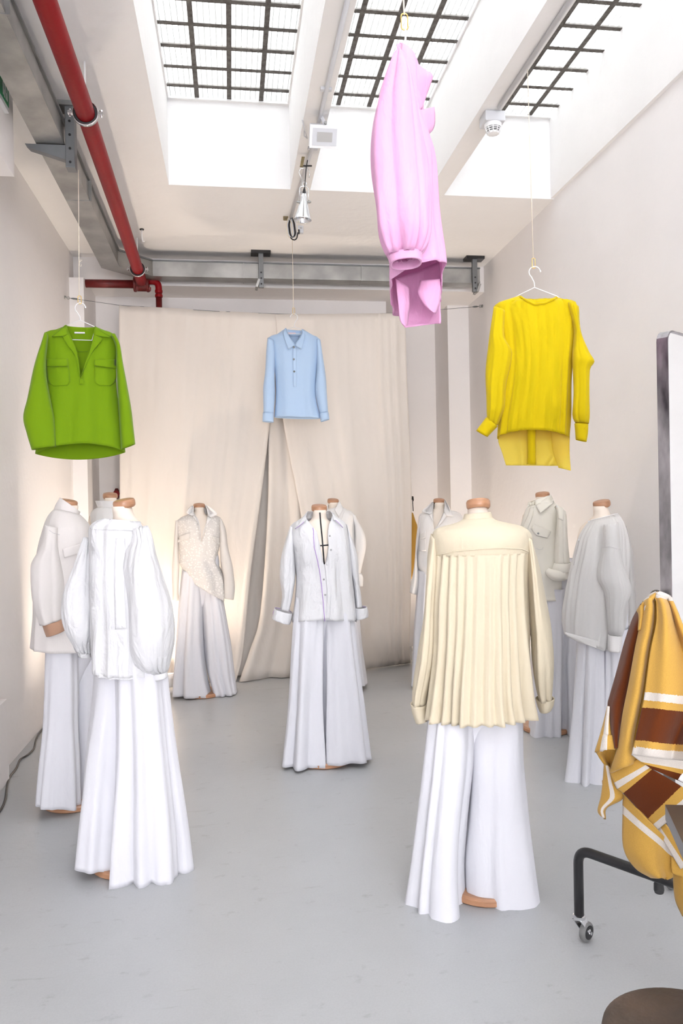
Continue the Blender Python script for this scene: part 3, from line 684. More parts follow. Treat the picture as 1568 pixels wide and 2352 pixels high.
# ------------------------------------------------------------------ curtain, wire, things behind it
cu = thing('curtain', 'floor-length ecru cotton curtain on wire across the back wall', 'curtain', (0.4, 7.0, 0))
KP = Plane(600, 7.0, (0, 1, 0))
Z7, Z4 = Zm(500, 1100, 3.136), Zm(500, 560, 3.136)
rnd = random.Random(9)
def curt_ridges(n, a0, a1, seed):
    q = random.Random(seed); return [((k+q.random())/n, (k+q.random()*0.8)/n, q.uniform(0.012, 0.03), a0*q.uniform(-0.6, 1), a1*q.uniform(-0.6, 1)) for k in range(n)]
sheet('left_panel', KP, [((273, 701), (640, 722), 0, 0), ((273, 850), (630, 880), 0, 0), ((274, 1000), (618, 985), 0, 0.0), ((275, 1110), (603, 1110), 0, -0.01), ((274, 1320), (575, 1325), 0, -0.03), ((276, 1500), (558, 1500), -0.02, -0.05), ((285, 1585), (542, 1565), -0.1, -0.12)], 'curtain', cu, nu=90, nv=50,
      ridges=curt_ridges(26, 0.010, 0.004, 3)+curt_ridges(7, 0.006, 0.03, 5), wob=0.006, wsc=3, zmin=0.006)
sheet('centre_panel', KP, [((612, 722), (780, 724), 0.05, 0.06), ((616, 985), (780, 985), 0.04, 0.06), ((616, 1100), (780, 1100), 0.03, 0.08), ((610, 1260), (780, 1260), 0.0, 0.08), ((596, 1420), (780, 1420), -0.04, 0.06), ((577, 1485), (780, 1485), -0.08, 0.05), ((549, 1566), (780, 1545), -0.14, 0.02)], 'curtain', cu, nu=70, nv=40,
      ridges=[(0.03, 0.06, 0.06, 0.02, 0.05), (0.22, 0.30, 0.06, -0.015, -0.04), (0.4, 0.45, 0.06, 0.015, 0.03), (0.62, 0.7, 0.06, 0.01, 0.03)], wob=0.008, wsc=3, zmin=0.006)
sheet('back_layer', KP, [((560, 900), (700, 900), 0.16, 0.16), ((550, 1250), (700, 1250), 0.16, 0.16), ((535, 1480), (700, 1480), 0.1, 0.1), ((530, 1552), (700, 1550), 0.02, 0.02)], 'curtain', cu, nu=40, nv=24, ridges=curt_ridges(6, 0.02, 0.05, 8), zmin=0.006)
sheet('right_panel', KP, [((632, 722), (931, 719), -0.01, 0), ((640, 850), (934, 850), -0.01, 0), ((650, 965), (939, 965), -0.012, 0), ((679, 1120), (944, 1120), -0.02, 0), ((691, 1186), (945, 1200), -0.03, 0), ((712, 1360), (943, 1380), -0.04, 0.0), ((722, 1480), (940, 1480), -0.06, 0.02), ((735, 1548), (943, 1524), -0.12, 0.30)], 'curtain', cu, nu=80, nv=50,
      ridges=curt_ridges(16, 0.008, 0.004, 13)+[(0.80, 0.78, 0.02, 0.02, 0.012), (0.86, 0.84, 0.02, 0.025, 0.02), (0.92, 0.91, 0.02, 0.02, 0.03), (0.25, 0.6, 0.05, 0.0, 0.03), (0.1, 0.35, 0.05, 0, -0.02), (0.5, 0.5, 0.06, 0, 0.06)], wob=0.008, wsc=3, zmin=0.006)
cw = thing('curtain_wire', 'thin steel wire with turnbuckles holding the ecru curtain', 'wire', (0.4, 7.0, 3.3))
wl = atX(148, 683, XL); wr_ = atX(1108, 703, XR)
mid = [atY(x, y, 7.0) for x, y in ((273, 701), (400, 709), (520, 716), (640, 721), (780, 723), (931, 718))]
pipe('wire', [wl]+mid+[wr_], 0.0022, 'galv_dark', cw, n=6)
for e_, q_ in ((wl, mid[0]), (wr_, mid[-1])):
    d_ = (q_-e_).normalized()
    lathe('wall_plug', [(0.014, 0), (0.014, 0.012)], e_, 'galv', cw, axis=d_, n=10)
    pipe('turnbuckle', [e_+d_*0.05, e_+d_*0.07, e_+d_*0.10, e_+d_*0.12], [0.003, 0.008, 0.008, 0.003], 'galv_dark', cw, n=8)
    pipe('eye', arc(e_+d_*0.03, 0.012, 0, 2*math.pi, d_, (0, 0, 1), 12)[:-1], 0.003, 'galv', cw, n=6, closed=True)
# ochre garment hanging in the alcove
ZE = Zm(930, 1130, 8.711)
oc = thing('ochre_coat', 'ochre coat hanging in the alcove behind curtain edge', 'coat', (1.75, 7.5, 0.6))
OP = Plane(940, 7.45, (0, 1, 0))
tube('coat_body', OP, [((90, 380), (160, 430), .02), ((40, 560), (200, 580), .05), ((0, 760), (235, 720), .06), ((-40, 1100), (195, 1100), .06), ((-40, 1700), (140, 1740), .05)], 'wool_ochre', oc, z=ZE, nz=20, nt_=32, ridges=rr(3, 0.0, 0.02, 2))
hq = atY(947, 1146, 7.55)
pipe('hanger_loop', [hq, hq-Vector((0, 0.02, 0.12))], 0.004, 'black', oc, n=6)
hk2 = thing('wall_hook', 'small dark hook on wall just right of curtain edge', 'hook', hq)
pipe('hook', [hq+Vector((0, 0.05, 0.02)), hq+Vector((0, -0.02, 0.02)), hq+Vector((0, -0.03, -0.01)), hq+Vector((0, -0.02, -0.02))], 0.006, 'black', hk2, n=8)
lathe('back_plate', [(0.02, 0), (0.02, 0.01)], hq+Vector((0, 0.055, 0.01)), 'black', hk2, axis=(0, -1, 0), n=12)
fv = thing('fire_valve', 'small dark red fire valve on wall left of curtain edge', 'valve', atY(268, 1134, 7.56))
fp = atY(268, 1134, 7.56)
lathe('valve_body', [(0.012, -0.05), (0.022, -0.03), (0.022, 0.03), (0.012, 0.05)], fp, 'dark_red', fv, n=14)
lathe('handwheel', [(0.028, 0), (0.03, 0.004), (0.028, 0.008)], fp+Vector((0, -0.03, 0)), 'red', fv, axis=(0, -1, 0), n=16)
# floor spot lamps washing the walls
def floor_lamp(px, py, Y, aim, label, W):
    b_ = atZ(px, py, 0.0) if Y is None else atY(px, py, Y); b_.z = 0
    t = thing('floor_spotlight', label, 'lamp', b_)
    lathe('base', [(0.06, 0), (0.06, 0.012), (0.05, 0.016)], b_, 'white_metal', t, n=20)
    pipe('yoke', [b_+Vector((-0.05, 0, 0.016)), b_+Vector((-0.05, 0, 0.10)), b_+Vector((0.05, 0, 0.10)), b_+Vector((0.05, 0, 0.016))], 0.006, 'white_metal', t, n=8)
    a = Vector(aim).normalized(); c = b_+Vector((0, 0, 0.10))
    v, f = lathe_geo([(0.03, -0.06), (0.042, -0.05), (0.045, 0.02), (0.05, 0.05)], c, a, 20); mk('lamp_head', v, f[:-1], 'white_metal', t, thick=0.002)
    lathe('bulb', [(0.008, -0.02), (0.022, 0.0), (0.03, 0.02), (0.02, 0.035), (0.005, 0.04)], c, 'lamp_glow', t, axis=a, n=14)
    l = bpy.data.lights.new('spot_bulb', 'SPOT'); l.energy = W; l.color = (1.0, 0.84, 0.68); l.spot_size = R(165); l.spot_blend = 1.0; l.shadow_soft_size = 0.04
    lo = bpy.data.objects.new('spot_bulb', l); col.objects.link(lo); lo.parent = t
    lo.location = c+a*0.055-LOC[t.name]; lo.rotation_euler = a.to_track_quat('-Z', 'Y').to_euler()
LW = 60*LAMPW
floor_lamp(388, 1555, 6.62, (-0.05, 0.12, 1), 'floor spotlight glowing on the curtain behind the lace blouse form', LW)
floor_lamp(958, 1490, 7.35, (-0.05, 0.1, 1), 'floor spotlight glowing beside the right edge of the curtain', LW*0.5)
floor_lamp(325, 1640, 5.4, (-0.05, 0.05, 1), 'floor spotlight against the left wall behind the grouped forms', LW*0.8)
floor_lamp(1110, 1560, 5.9, (0.05, 0.05, 1), 'floor spotlight near the right wall hidden behind the cream shirt', LW*0.8)
# cable on the floor by the left wall
fcab = thing('floor_cable', 'black power cable snaking over floor along the left wall', 'cable', atZ(30, 1760, 0))
pts = [atZ(x, y, 0.006) for x, y in ((-6, 1870), (3, 1858), (12, 1835), (16, 1805), (22, 1785), (37, 1765), (46, 1745), (62, 1735), (76, 1722), (82, 1700), (93, 1680), (115, 1655))]
pts2 = []
for i in range(len(pts)-1):
    for k in range(4): pts2.append(Vector(pchip([tuple(p) for p in pts], i+k/4)))
pipe('cable', pts2, 0.006, 'black', fcab, n=8)

# ------------------------------------------------------------------ dress forms
def dress_form(px, Y, ytop, phi, label, tape=False, tilt=13, base_py=None):
    p = atY(px, ytop, Y); zt = p.z; X0, Y0 = p.x, p.y
    t = thing('dress_form', label, 'dress form', (X0, Y0, 0), 'dress forms in white clothes')
    rot = Matrix.Rotation(R(phi), 3, 'Z'); O = Vector((X0, Y0, 0))
    def W(x, y, z): return O+rot @ Vector((x, y, 0))+Vector((0, 0, z))
    lathe('base', [(0.150, 0.0), (0.158, 0.006), (0.158, 0.024), (0.150, 0.032), (0.03, 0.034)], O, 'wood', t, n=40)
    lathe('pole', [(0.016, 0.03), (0.016, zt-0.70)], O, 'wood', t, n=16)
    secs = [(-0.030, .041, .041, .0), (-0.055, .042, .043, .002), (-0.075, .046, .047, .006), (-0.09, .058, .055, .01), (-0.105, .085, .062, .012), (-0.125, .120, .070, .012), (-0.150, .145, .080, .008),
            (-0.19, .152, .092, .0), (-0.25, .150, .108, -.012), (-0.30, .146, .108, -.014), (-0.36, .128, .092, -.004), (-0.43, .108, .078, 0), (-0.50, .112, .080, 0), (-0.60, .118, .084, .004), (-0.68, .120, .086, .006), (-0.72, .118, .084, .006), (-0.722, .02, .02, .006)]
    V, F, n = [], [], 36
    for dz, a, b, cy in secs:
        sh = max(0, (dz+0.09))*0.35   # neck leans forward
        V += [W(a*.93*math.cos(q), cy-sh*0.4+b*math.sin(q), zt+dz) for q in [2*math.pi*j/n for j in range(n)]]
    for i in range(len(secs)-1): F += [(i*n+j, (i+1)*n+j, (i+1)*n+(j+1) % n, i*n+(j+1) % n) for j in range(n)]
    F.append(tuple(range(n)))
    b = mk('torso', V, F, 'form', t); BVH[b.name] = BVHTree.FromPolygons([tuple(v) for v in V], F)
    axis = rot @ Vector((0, -math.sin(R(tilt)), math.cos(R(tilt))))
    lathe('neck_cap', [(0.040, -0.036), (0.045, -0.031), (0.0465, -0.024), (0.0465, -0.010), (0.043, -0.003), (0.034, 0.0), (0.01, 0.001)], Vector((X0, Y0, zt))+axis*0.0, 'wood', t, axis=axis, n=32)
    return t, b
class Z_: pass
A_, B_, C_, D_, E_, F_, G_ = Zm(40, 1110, 5.47), Zm(140, 1130, 5.225), Zm(380, 1140, 8.711), Zm(610, 1140, 6.272), Zm(930, 1130, 8.711), Zm(1180, 1110, 8.107), Zm(1270, 1130, 5.735)
H_, T1, T5, T8, T4, Z8, Z6 = Zm(360, 1360, 6.03), Zm(0, 1600, 2.8), Zm(560, 1500, 3.564), Zm(900, 1600, 3.92), Zm(1200, 1300, 3.92), Zm(900, 1100, 2.347), Zm(0, 1100, 2.8)
GB, GT = 'shirts on dress forms', 'white wide trousers on dress forms'
def base_at(P): return (P.O.x, P.O.y, 0.0)
def garment(name, label, cat, P, group, z=0.8): return thing(name, label, cat, (P.O.x, P.O.y, z), group)
def trousers(P, label, legs, z=PX, m='trouser', wob=0.006):
    t = garment('trousers', label, 'trousers', P, GT, 0.02)
    out = []
    for lg in legs:
        o = tube('leg', P, lg['rows'], m, t, z=z, nz=46, nt_=80, ridges=[(*r_[:3], r_[3]*1.3, r_[4]*1.35, *r_[5:]) for r_ in lg.get('ridges', ())], hem=lg.get('hem'), wob=wob, wsc=5, off=lg.get('off', 0), thick=0.002, pw=2.2)
        out.append(o)
    l0, r0 = legs[0]['rows'][0], legs[-1]['rows'][0]; l1, r1 = legs[0]['rows'][1], legs[-1]['rows'][1]
    k = FPX/(P.O.length)*z.k; yv = (l0[0][1]+r0[1][1])/2; w_ = r0[1][0]-l0[0][0]
    tube('hip', P, [((l0[0][0]+w_*.12, yv-.20*k), (r0[1][0]-w_*.12, yv-.20*k), .075), ((l0[0][0]+w_*.03, yv-.08*k), (r0[1][0]-w_*.03, yv-.08*k), .09), ((l0[0][0]+w_*.01, yv+.04*k), (r0[1][0]-w_*.03, yv+.01*k), .094), ((l0[0][0]+w_*.12, yv+.10*k), (r0[1][0]-w_*.12, yv+.10*k), .095), ((l0[0][0]+w_*.46, yv+.30*k), (r0[1][0]-w_*.46, yv+.30*k), .06)], m, t, z=z, nz=16, nt_=48, wob=.003)
    return t, out

# --- M1: front left, puff-sleeved blouse
P = Plane(290, 3.42)
dress_form(283, 3.42, 1147, -48, 'dress form wearing puff-sleeved blouse, nearest on the left')
t = garment('blouse', 'crisp white blouse with huge gathered puff sleeves and boat neck, front left', 'blouse', P, GB)
gath = [(-0.88+0.118*k, -0.92+0.123*k, 0.055, 0.006+0.004*(k % 3), 0.006+0.012*((k*7) % 3)) for k in range(16)]
o1 = tube('body', P, [((480, 328), (935, 352), .075), ((400, 372), (1000, 420), .09), ((352, 440), (1050, 510), .105), ((342, 600), (1085, 650), .12), ((350, 900), (1080, 900), .13), ((362, 1300), (1090, 1300), .14), ((378, 1700), (1100, 1700), .15), ((392, 2125), (1110, 2135), .155)], 'poplin', t, z=B_, ridges=gath+rr(5, 0.004, 0.012, 3), wob=0.006)
patch('neck_band', [((500, 318), (930, 352)), ((430, 362), (945, 385)), ((362, 425), (950, 430)), ((352, 448), (935, 470))], [o1], 'poplin', t, z=B_, nu=24, nv=6, off=0.004)
patch('back_placket', [((655, 560), (770, 560)), ((640, 1100), (762, 1100)), ((650, 1650), (790, 1640))], [o1], 'poplin', t, z=B_, nu=5, nv=24, off=0.004)
def puff(t_, n=14, a=0.013): return (n, a*(0.25+sstep(0.25, 0.0, t_)*1.2+sstep(0.72, 0.97, t_)*1.3))
for nm, rows, of in (('r', [((925, 430), (985, 415), .03), ((880, 590), (1080, 560), .08), ((800, 720), (1160, 770), .11), ((752, 960), (1235, 1000), .13), ((765, 1300), (1315, 1350), .14), ((805, 1650), (1338, 1700), .14), ((850, 1930), (1328, 1930), .12), ((930, 2090), (1300, 2080), .085), ((1080, 2180), (1275, 2155), .045)], -0.12),
                     ('l', [((290, 545), (370, 560), .04), ((200, 740), (400, 760), .08), ((110, 980), (420, 1000), .1), ((45, 1200), (430, 1220), .11), ((35, 1450), (420, 1480), .11), ((75, 1680), (390, 1700), .1), ((160, 1830), (350, 1850), .06), ((205, 1920), (345, 1930), .035)], 0.09)):
    tube('sleeve', P, rows, 'poplin', t, z=B_, off=of, pleat=puff, wob=0.012, wsc=7, seed=len(nm)+of*10, nt_=96)
tube('cuff', P, [((1080, 2170), (1278, 2145), .047), ((1085, 2210), (1282, 2180), .05), ((1104, 2250), (1280, 2205), .048)], 'poplin', t, z=B_, off=-0.12, nz=6, nt_=40, wob=0.002, thick=0.004)
tube('cuff', P, [((202, 1912), (348, 1920), .037), ((200, 1940), (355, 1950), .04), ((206, 1972), (356, 1978), .038)], 'poplin', t, z=B_, off=0.09, nz=6, nt_=40, thick=0.004)
tube('hem_band', P, [((390, 2100), (1111, 2110), .157), ((392, 2150), (1113, 2160), .159)], 'poplin', t, z=B_, nz=4, thick=0.003, wob=0, ridges=gath)
trousers(P, 'white flared wide-leg trousers under puff-sleeved blouse, front left', [
    dict(rows=[((222, 1500), (300, 1500), .11), ((210, 1620), (290, 1620), .12), ((195, 1740), (283, 1740), .13), ((184, 1860), (277, 1860), .145), ((178, 1968), (270, 1968), .15)], ridges=[(-.5, -.6, .2, 0, .012), (.1, .0, .25, 0, -.012), (.6, .6, .2, 0, .015)]+rr(3, 0, .02, 4, back=True), off=0.04),
    dict(rows=[((262, 1500), (384, 1500), .12), ((266, 1650), (398, 1640), .13), ((262, 1800), (415, 1790), .15), ((257, 1920), (428, 1905), .16), ((256, 2000), (434, 1978), .165)], ridges=[(-.7, -.72, .13, .006, .045), (-.45, -.45, .07, -.004, -.02), (-.2, -.2, .12, .006, .028), (.05, .02, .06, -.003, -.022), (.35, .32, .16, .006, .032), (.72, .70, .06, -.002, -.022), (.9, .9, .1, .004, .02)]+rr(3, 0, .02, 5), off=-0.04)])

# --- M2: linen jacket, side view
P = Plane(150, 4.2)
dress_form(158, 4.2, 1148, 62, 'dress form wearing pale linen jacket, beside left wall')
t = garment('jacket', 'pale stone linen jacket with stand collar and tan turned-back cuff', 'jacket', P, GB)
o1 = tube('body', P, [((470, 320), (765, 375), .07), ((400, 390), (850, 455), .11), ((340, 500), (905, 545), .155), ((290, 700), (925, 700), .185), ((250, 950), (940, 950), .19), ((215, 1300), (955, 1300), .19), ((190, 1650), (970, 1650), .19), ((165, 2060), (985, 2060), .19)], 'linen_grey', t, z=A_, wob=0.008, ridges=rr(4, .002, .01, 8))
tube('collar', P, [((455, 345), (752, 420), .072), ((488, 262), (778, 388), .076), ((538, 182), (788, 358), .074)], 'linen_grey', t, z=A_, nz=8, thick=0.004, wob=0.002)
o2 = tube('sleeve', P, [((330, 520), (520, 560), .05), ((300, 680), (535, 650), .075), ((265, 830), (555, 800), .085), ((180, 1050), (585, 1000), .09), ((190, 1300), (598, 1200), .09), ((215, 1500), (575, 1500), .085), ((310, 1770), (548, 1700), .07)], 'linen_grey', t, z=A_, off=-0.17, wob=0.012, wsc=6, ridges=[(-.3, -.35, .2, 0, .012), (.3, .2, .2, 0.0, -.01)])
tube('cuff', P, [((303, 1768), (552, 1700), .076), ((330, 1845), (590, 1770), .08), ((362, 1920), (605, 1828), .078)], 'tan', t, z=A_, off=-0.17, nz=10, thick=0.004)
patch('pocket_flap', [((562, 826), (880, 725)), ((575, 885), (890, 790)), ((590, 940), (900, 850))], [o1], 'linen_grey', t, z=A_, off=0.008, nu=10, nv=6, thick=0.004)
stroke('seam', [((400, 590)), ((450, 625)), ((530, 645))], [o1, o2], 'seam', t, z=A_, r=0.0015)
trousers(P, 'white wide trousers below the linen jacket, wooden base showing', [
    dict(rows=[((104, 1460), (185, 1460), .13), ((97, 1650), (180, 1650), .14), ((92, 1760), (178, 1760), .15), ((88, 1835), (176, 1835), .15)], ridges=[(-.8, -.8, .15, .004, .02), (-.2, -.15, .2, 0, -.015), (.35, .45, .14, .005, .03), (.75, .85, .1, .004, .025)]+rr(3, 0, .02, 6), off=-.04),
    dict(rows=[((150, 1460), (232, 1460), .13), ((155, 1650), (236, 1650), .14), ((160, 1760), (238, 1760), .15), ((165, 1825), (240, 1825), .15)], ridges=rr(3, .004, .025, 7), off=.08)])

# --- M3: mostly hidden
P = Plane(255, 5.25)
dress_form(253, 5.25, 1133, 15, 'dress form half hidden behind the puff-sleeved blouse')
t = garment('blouse', 'white ruffle-collared blouse half hidden behind puff-sleeved blouse', 'blouse', P, GB)
o1 = tube('body', P, [((470, 175), (700, 185), .06), ((420, 195), (730, 200), .08), ((366, 240), (790, 250), .1), ((350, 340), (830, 350), .12), ((345, 700), (840, 700), .125), ((350, 1200), (840, 1200), .13), ((360, 1600), (830, 1600), .135)], 'offwhite', t, z=B_, ridges=rr(8, .006, .008, 4, w=.08))
tube('collar', P, [((440, 185), (715, 190), .068), ((428, 150), (705, 150), .07), ((414, 106), (690, 112), .075)], 'offwhite', t, z=B_, nz=8, pleat=lambda q: (24, .004*q), thick=0.002)
stroke('yoke_seam', [(500, 160), (545, 155), (590, 185)], [o1], 'seam', t, z=B_, r=.0012)
trousers(P, 'white wide trousers almost hidden behind front left pair', [dict(rows=[((205, 1410), (258, 1410), .1), ((200, 1550), (255, 1550), .12), ((195, 1680), (252, 1680), .13)], ridges=rr(4, 0, .02, 1)), dict(rows=[((250, 1410), (302, 1410), .1), ((252, 1550), (308, 1550), .12), ((252, 1680), (312, 1680), .13)], ridges=rr(4, 0, .02, 2))])

# --- M4: lace blouse
P = Plane(458, 6.45)
f4, fb = dress_form(457, 6.45, 1157, 2, 'dress form wearing white lace blouse before the curtain')
t = garment('blouse', 'white lace blouse with deep neckline and hem hitched up at one side', 'blouse', P, GB)
vg = [(300, 555, 835), (400, 610, 835), (580, 675, 805), (760, 695, 770), (900, 708, 716), (1000, 712, 712), (2100, 740, 740)]
def h4(u, s): return -0.03 if s < 0 else 0.02
o1 = tube('body', P, [((548, 300), (850, 300), .06), ((430, 380), (960, 380), .08), ((255, 470), (1095, 430), .11), ((245, 700), (1100, 700), .13), ((270, 1000), (1085, 1000), .135), ((300, 1250), (1035, 1280), .13), ((290, 1320), (1110, 1480), .13), ((310, 1370), (1165, 1650), .135), ((380, 1450), (1168, 1850), .135), ((440, 1570), (1155, 2000), .13)], 'lace', t, z=C_, gap=vg, hem=h4, wob=0.008, ridges=[(-.2, .2, .2, 0, .015), (.2, .6, .15, 0, -.01), (.6, .9, .12, 0, .015)])
tube('sleeve', P, [((200, 490), (262, 470), .03), ((182, 700), (262, 740), .05), ((165, 1000), (260, 1080), .055), ((150, 1400), (266, 1400), .055), ((132, 1800), (266, 1800), .055), ((125, 2090), (266, 2095), .05)], 'lace_light', t, z=C_, nt_=40, wob=.006)
tube('sleeve', P, [((1085, 430), (1120, 460), .03), ((1085, 700), (1210, 700), .06), ((1075, 1050), (1265, 1000), .06), ((1100, 1350), (1310, 1300), .06), ((1165, 1600), (1345, 1600), .06), ((1170, 1850), (1365, 1800), .06), ((1165, 2030), (1340, 2060), .05)], 'lace_light', t, z=C_, nt_=40, wob=.01, off=-.03)
tube('collar_stand', P, [((548, 370), (850, 380), .066), ((545, 260), (835, 260), .062), ((560, 185), (800, 180), .06)], 'offwhite', t, z=C_, nz=8, gap=[(180, 560, 820), (300, 556, 835), (400, 600, 840)], nt_=40)
patch('collar', [((520, 190), (560, 190)), ((440, 270), (560, 290)), ((415, 330), (560, 345)), ((520, 388), (560, 375))], [o1, fb], 'offwhite', t, z=C_, off=0.02, thick=.003)
patch('collar', [((800, 180), (840, 185)), ((830, 260), (950, 260)), ((840, 330), (1035, 355)), ((855, 385), (912, 425))], [o1, fb], 'offwhite', t, z=C_, off=0.02, thick=.003)
patch('lapel', [((530, 395), (570, 380)), ((620, 490), (640, 440)), ((668, 600), (685, 600)), ((700, 850), (708, 880))], [o1, fb], 'offwhite', t, z=C_, off=0.012)
patch('lapel', [((835, 400), (915, 445)), ((815, 500), (870, 510)), ((780, 640), (815, 600)), ((718, 880), (728, 860))], [o1, fb], 'offwhite', t, z=C_, off=0.012)
patch('pocket_flap', [((268, 800), (490, 728)), ((255, 860), (492, 790)), ((245, 922), (495, 845))], [o1], 'lace_light', t, z=C_, off=0.008, thick=.003)
patch('pocket_flap', [((935, 785), (1088, 835)), ((960, 870), (1088, 905)), ((1000, 915), (1085, 975))], [o1], 'lace_light', t, z=C_, off=0.008, thick=.003)
trousers(P, 'white wide trousers below the lace blouse, front slit at hem', [
    dict(rows=[((345, -300), (640, -300), .10), ((322, 0), (645, 0), .11), ((290, 400), (640, 400), .12), ((250, 800), (660, 800), .13), ((225, 1100), (700, 1100), .14), ((212, 1405), (765, 1405), .14)], ridges=[(-.75, -.8, .2, .004, .015), (-.25, -.45, .1, -.004, -.025), (0, -.2, .2, .004, .025), (.6, .5, .3, 0, .01)]+rr(3, 0, .02, 3), off=0),
    dict(rows=[((600, -300), (880, -300), .10), ((610, 0), (910, 0), .11), ((635, 400), (980, 400), .12), ((655, 800), (1045, 800), .13), ((690, 1100), (1080, 1100), .14), ((780, 1400), (1112, 1370), .14)], ridges=[(-.5, -.55, .15, .003, .02), (-.1, .0, .08, -.003, -.02), (.3, .3, .2, .003, .02), (.75, .78, .08, 0, -.015)]+rr(3, 0, .02, 4), off=.02)], z=H_)

# --- M5: centre shirt with violet piping
P = Plane(740, 4.6)
f5, fb = dress_form(733, 4.6, 1160, 4, 'dress form with black tape cross in the centre')
stroke('tape', [(780, 232), (790, 380), (800, 480), (812, 600), (820, 700), (832, 850), (842, 1000)], [fb], 'tape', f5, z=D_, r=0.0045, off=0.0)
stroke('tape', [(770, 713), (830, 708), (925, 700)], [fb], 'tape', f5, z=D_, r=0.0045, off=0.0)
t = garment('shirt', 'open-necked white shirt with violet piping and turned-back cuffs, centre', 'shirt', P, GB)
vg = [(215, 560, 990), (260, 578, 968), (330, 605, 950), (400, 660, 912), (500, 738, 892), (600, 762, 890), (700, 785, 900), (850, 812, 880), (985, 842, 848), (1100, 862, 862), (1400, 885, 885), (1500, 897, 897), (1900, 915, 915)]
o1 = tube('body', P, [((590, 240), (960, 230), .07), ((490, 325), (1050, 305), .085), ((360, 420), (1165, 390), .105), ((350, 600), (1190, 570), .13), ((400, 850), (1205, 800), .14), ((425, 1150), (1225, 1100), .135), ((405, 1450), (1265, 1400), .14), ((375, 1775), (1300, 1770), .15)], 'poplin', t, z=D_, gap=vg, wob=0.008, wsc=6, nt_=90, ridges=[(-.5, -.6, .2, 0, .012), (-.2, -.15, .15, 0, -.008), (.2, .3, .12, 0, .014), (.55, .62, .1, 0, -.016), (.8, .85, .12, 0, .012)], hem=lambda u, s: (0.018*(1-abs(u)) if s < 0 else -0.02), weld=False)
stroke('piping', [(672, 410), (688, 500), (690, 600), (700, 740), (740, 900), (780, 1100), (805, 1300), (825, 1500), (850, 1800)], [o1], 'violet', t, z=D_, r=0.0018)
s1 = tube('sleeve', P, [((350, 425), (400, 450), .04), ((290, 650), (415, 650), .065), ((237, 880), (432, 900), .07), ((213, 1140), (445, 1150), .07), ((230, 1400), (412, 1430), .065), ((205, 1610), (355, 1650), .055)], 'poplin', t, z=D_, off=-.02, wob=.01, wsc=6, ridges=[(-.2, -.3, .2, 0, .01), (.3, .3, .15, 0, -.008)])
s2 = tube('sleeve', P, [((1150, 395), (1185, 420), .04), ((1195, 700), (1268, 720), .065), ((1225, 950), (1322, 950), .065), ((1250, 1250), (1352, 1250), .06), ((1285, 1600), (1388, 1590), .055)], 'poplin', t, z=D_, off=.02, wob=.01)
c1 = tube('cuff', P, [((125, 1605), (382, 1680), .075), ((110, 1680), (365, 1760), .082), ((98, 1745), (340, 1835), .085)], 'poplin', t, z=D_, off=-.02, nz=8, thick=.005, wob=.004)
c2 = tube('cuff', P, [((1285, 1605), (1450, 1590), .07), ((1288, 1690), (1468, 1655), .075), ((1292, 1775), (1472, 1722), .075)], 'poplin', t, z=D_, off=.02, nz=8, thick=.005, wob=.004)
stroke('cuff_piping', [(102, 1745), (110, 1670), (135, 1606), (240, 1625), (340, 1648), (378, 1675)], [c1], 'violet', t, z=D_, r=0.0017)
stroke('cuff_piping', [(1292, 1603), (1370, 1594), (1430, 1590), (1455, 1620), (1470, 1715)], [c2], 'violet', t, z=D_, r=0.0017)
tube('collar_stand', P, [((575, 330), (985, 320), .082), ((585, 260), (965, 250), .078), ((610, 218), (940, 212), .072)], 'poplin', t, z=D_, nz=8, gap=[(212, 600, 950), (260, 585, 965), (330, 580, 980)], nt_=50, thick=.003)
patch('collar', [((575, 250), (600, 232)), ((530, 320), (590, 285)), ((470, 405), (585, 330)), ((418, 472), (560, 362))], [o1], 'poplin', t, z=D_, off=.018, thick=.003, nu=8, nv=10)
patch('collar', [((945, 225), (972, 240)), ((965, 280), (1015, 300)), ((975, 330), (1065, 375)), ((998, 345), (1112, 455))], [o1], 'poplin', t, z=D_, off=.018, thick=.003, nu=8, nv=10)
stroke('collar_piping', [(552, 365), (500, 415), (425, 470)], [o1], 'violet', t, z=D_, r=0.0013, off=.024)
stroke('collar_piping', [(1002, 340), (1055, 385), (1112, 452)], [o1], 'violet', t, z=D_, r=0.0013, off=.024)
patch('placket', [((775, 560), (880, 560)), ((790, 700), (900, 700)), ((845, 985), (905, 900)), ((865, 1120), (905, 1130)), ((880, 1400), (935, 1400)), ((880, 1785), (920, 1785))][2:], [o1], 'poplin', t, z=D_, off=.004, nu=4, nv=20)
for b_ in ((920, 573), (937, 772), (882, 980), (838, 1197), (857, 1420)): button(b_, [o1], t, z=D_, m='button_dark', r=.0055)
trousers(P, 'white wide trousers below the shirt with violet piping', [
    dict(rows=[((678, 1370), (750, 1370), .08), ((673, 1440), (746, 1440), .105), ((668, 1520), (744, 1520), .12), ((662, 1640), (742, 1640), .13), ((654, 1748), (745, 1748), .14)], ridges=[(-.85, -.85, .12, .004, .02), (-.5, -.62, .08, -.004, -.018), (-.1, -.2, .2, .004, .02), (.35, .2, .12, .01, -.01), (.7, .75, .15, .01, .02)]+rr(3, 0, .02, 8), off=-.03),
    dict(rows=[((738, 1370), (808, 1370), .08), ((739, 1440), (814, 1440), .105), ((740, 1520), (822, 1520), .12), ((740, 1640), (836, 1640), .13), ((742, 1740), (848, 1735), .14)], ridges=[(-.6, -.5, .25, -.006, .02), (0, .1, .2, .004, -.012), (.45, .5, .15, .006, .02), (.72, .75, .06, -.003, -.014), (.9, .9, .08, .003, .016)]+rr(3, 0, .02, 9), off=-.01)])

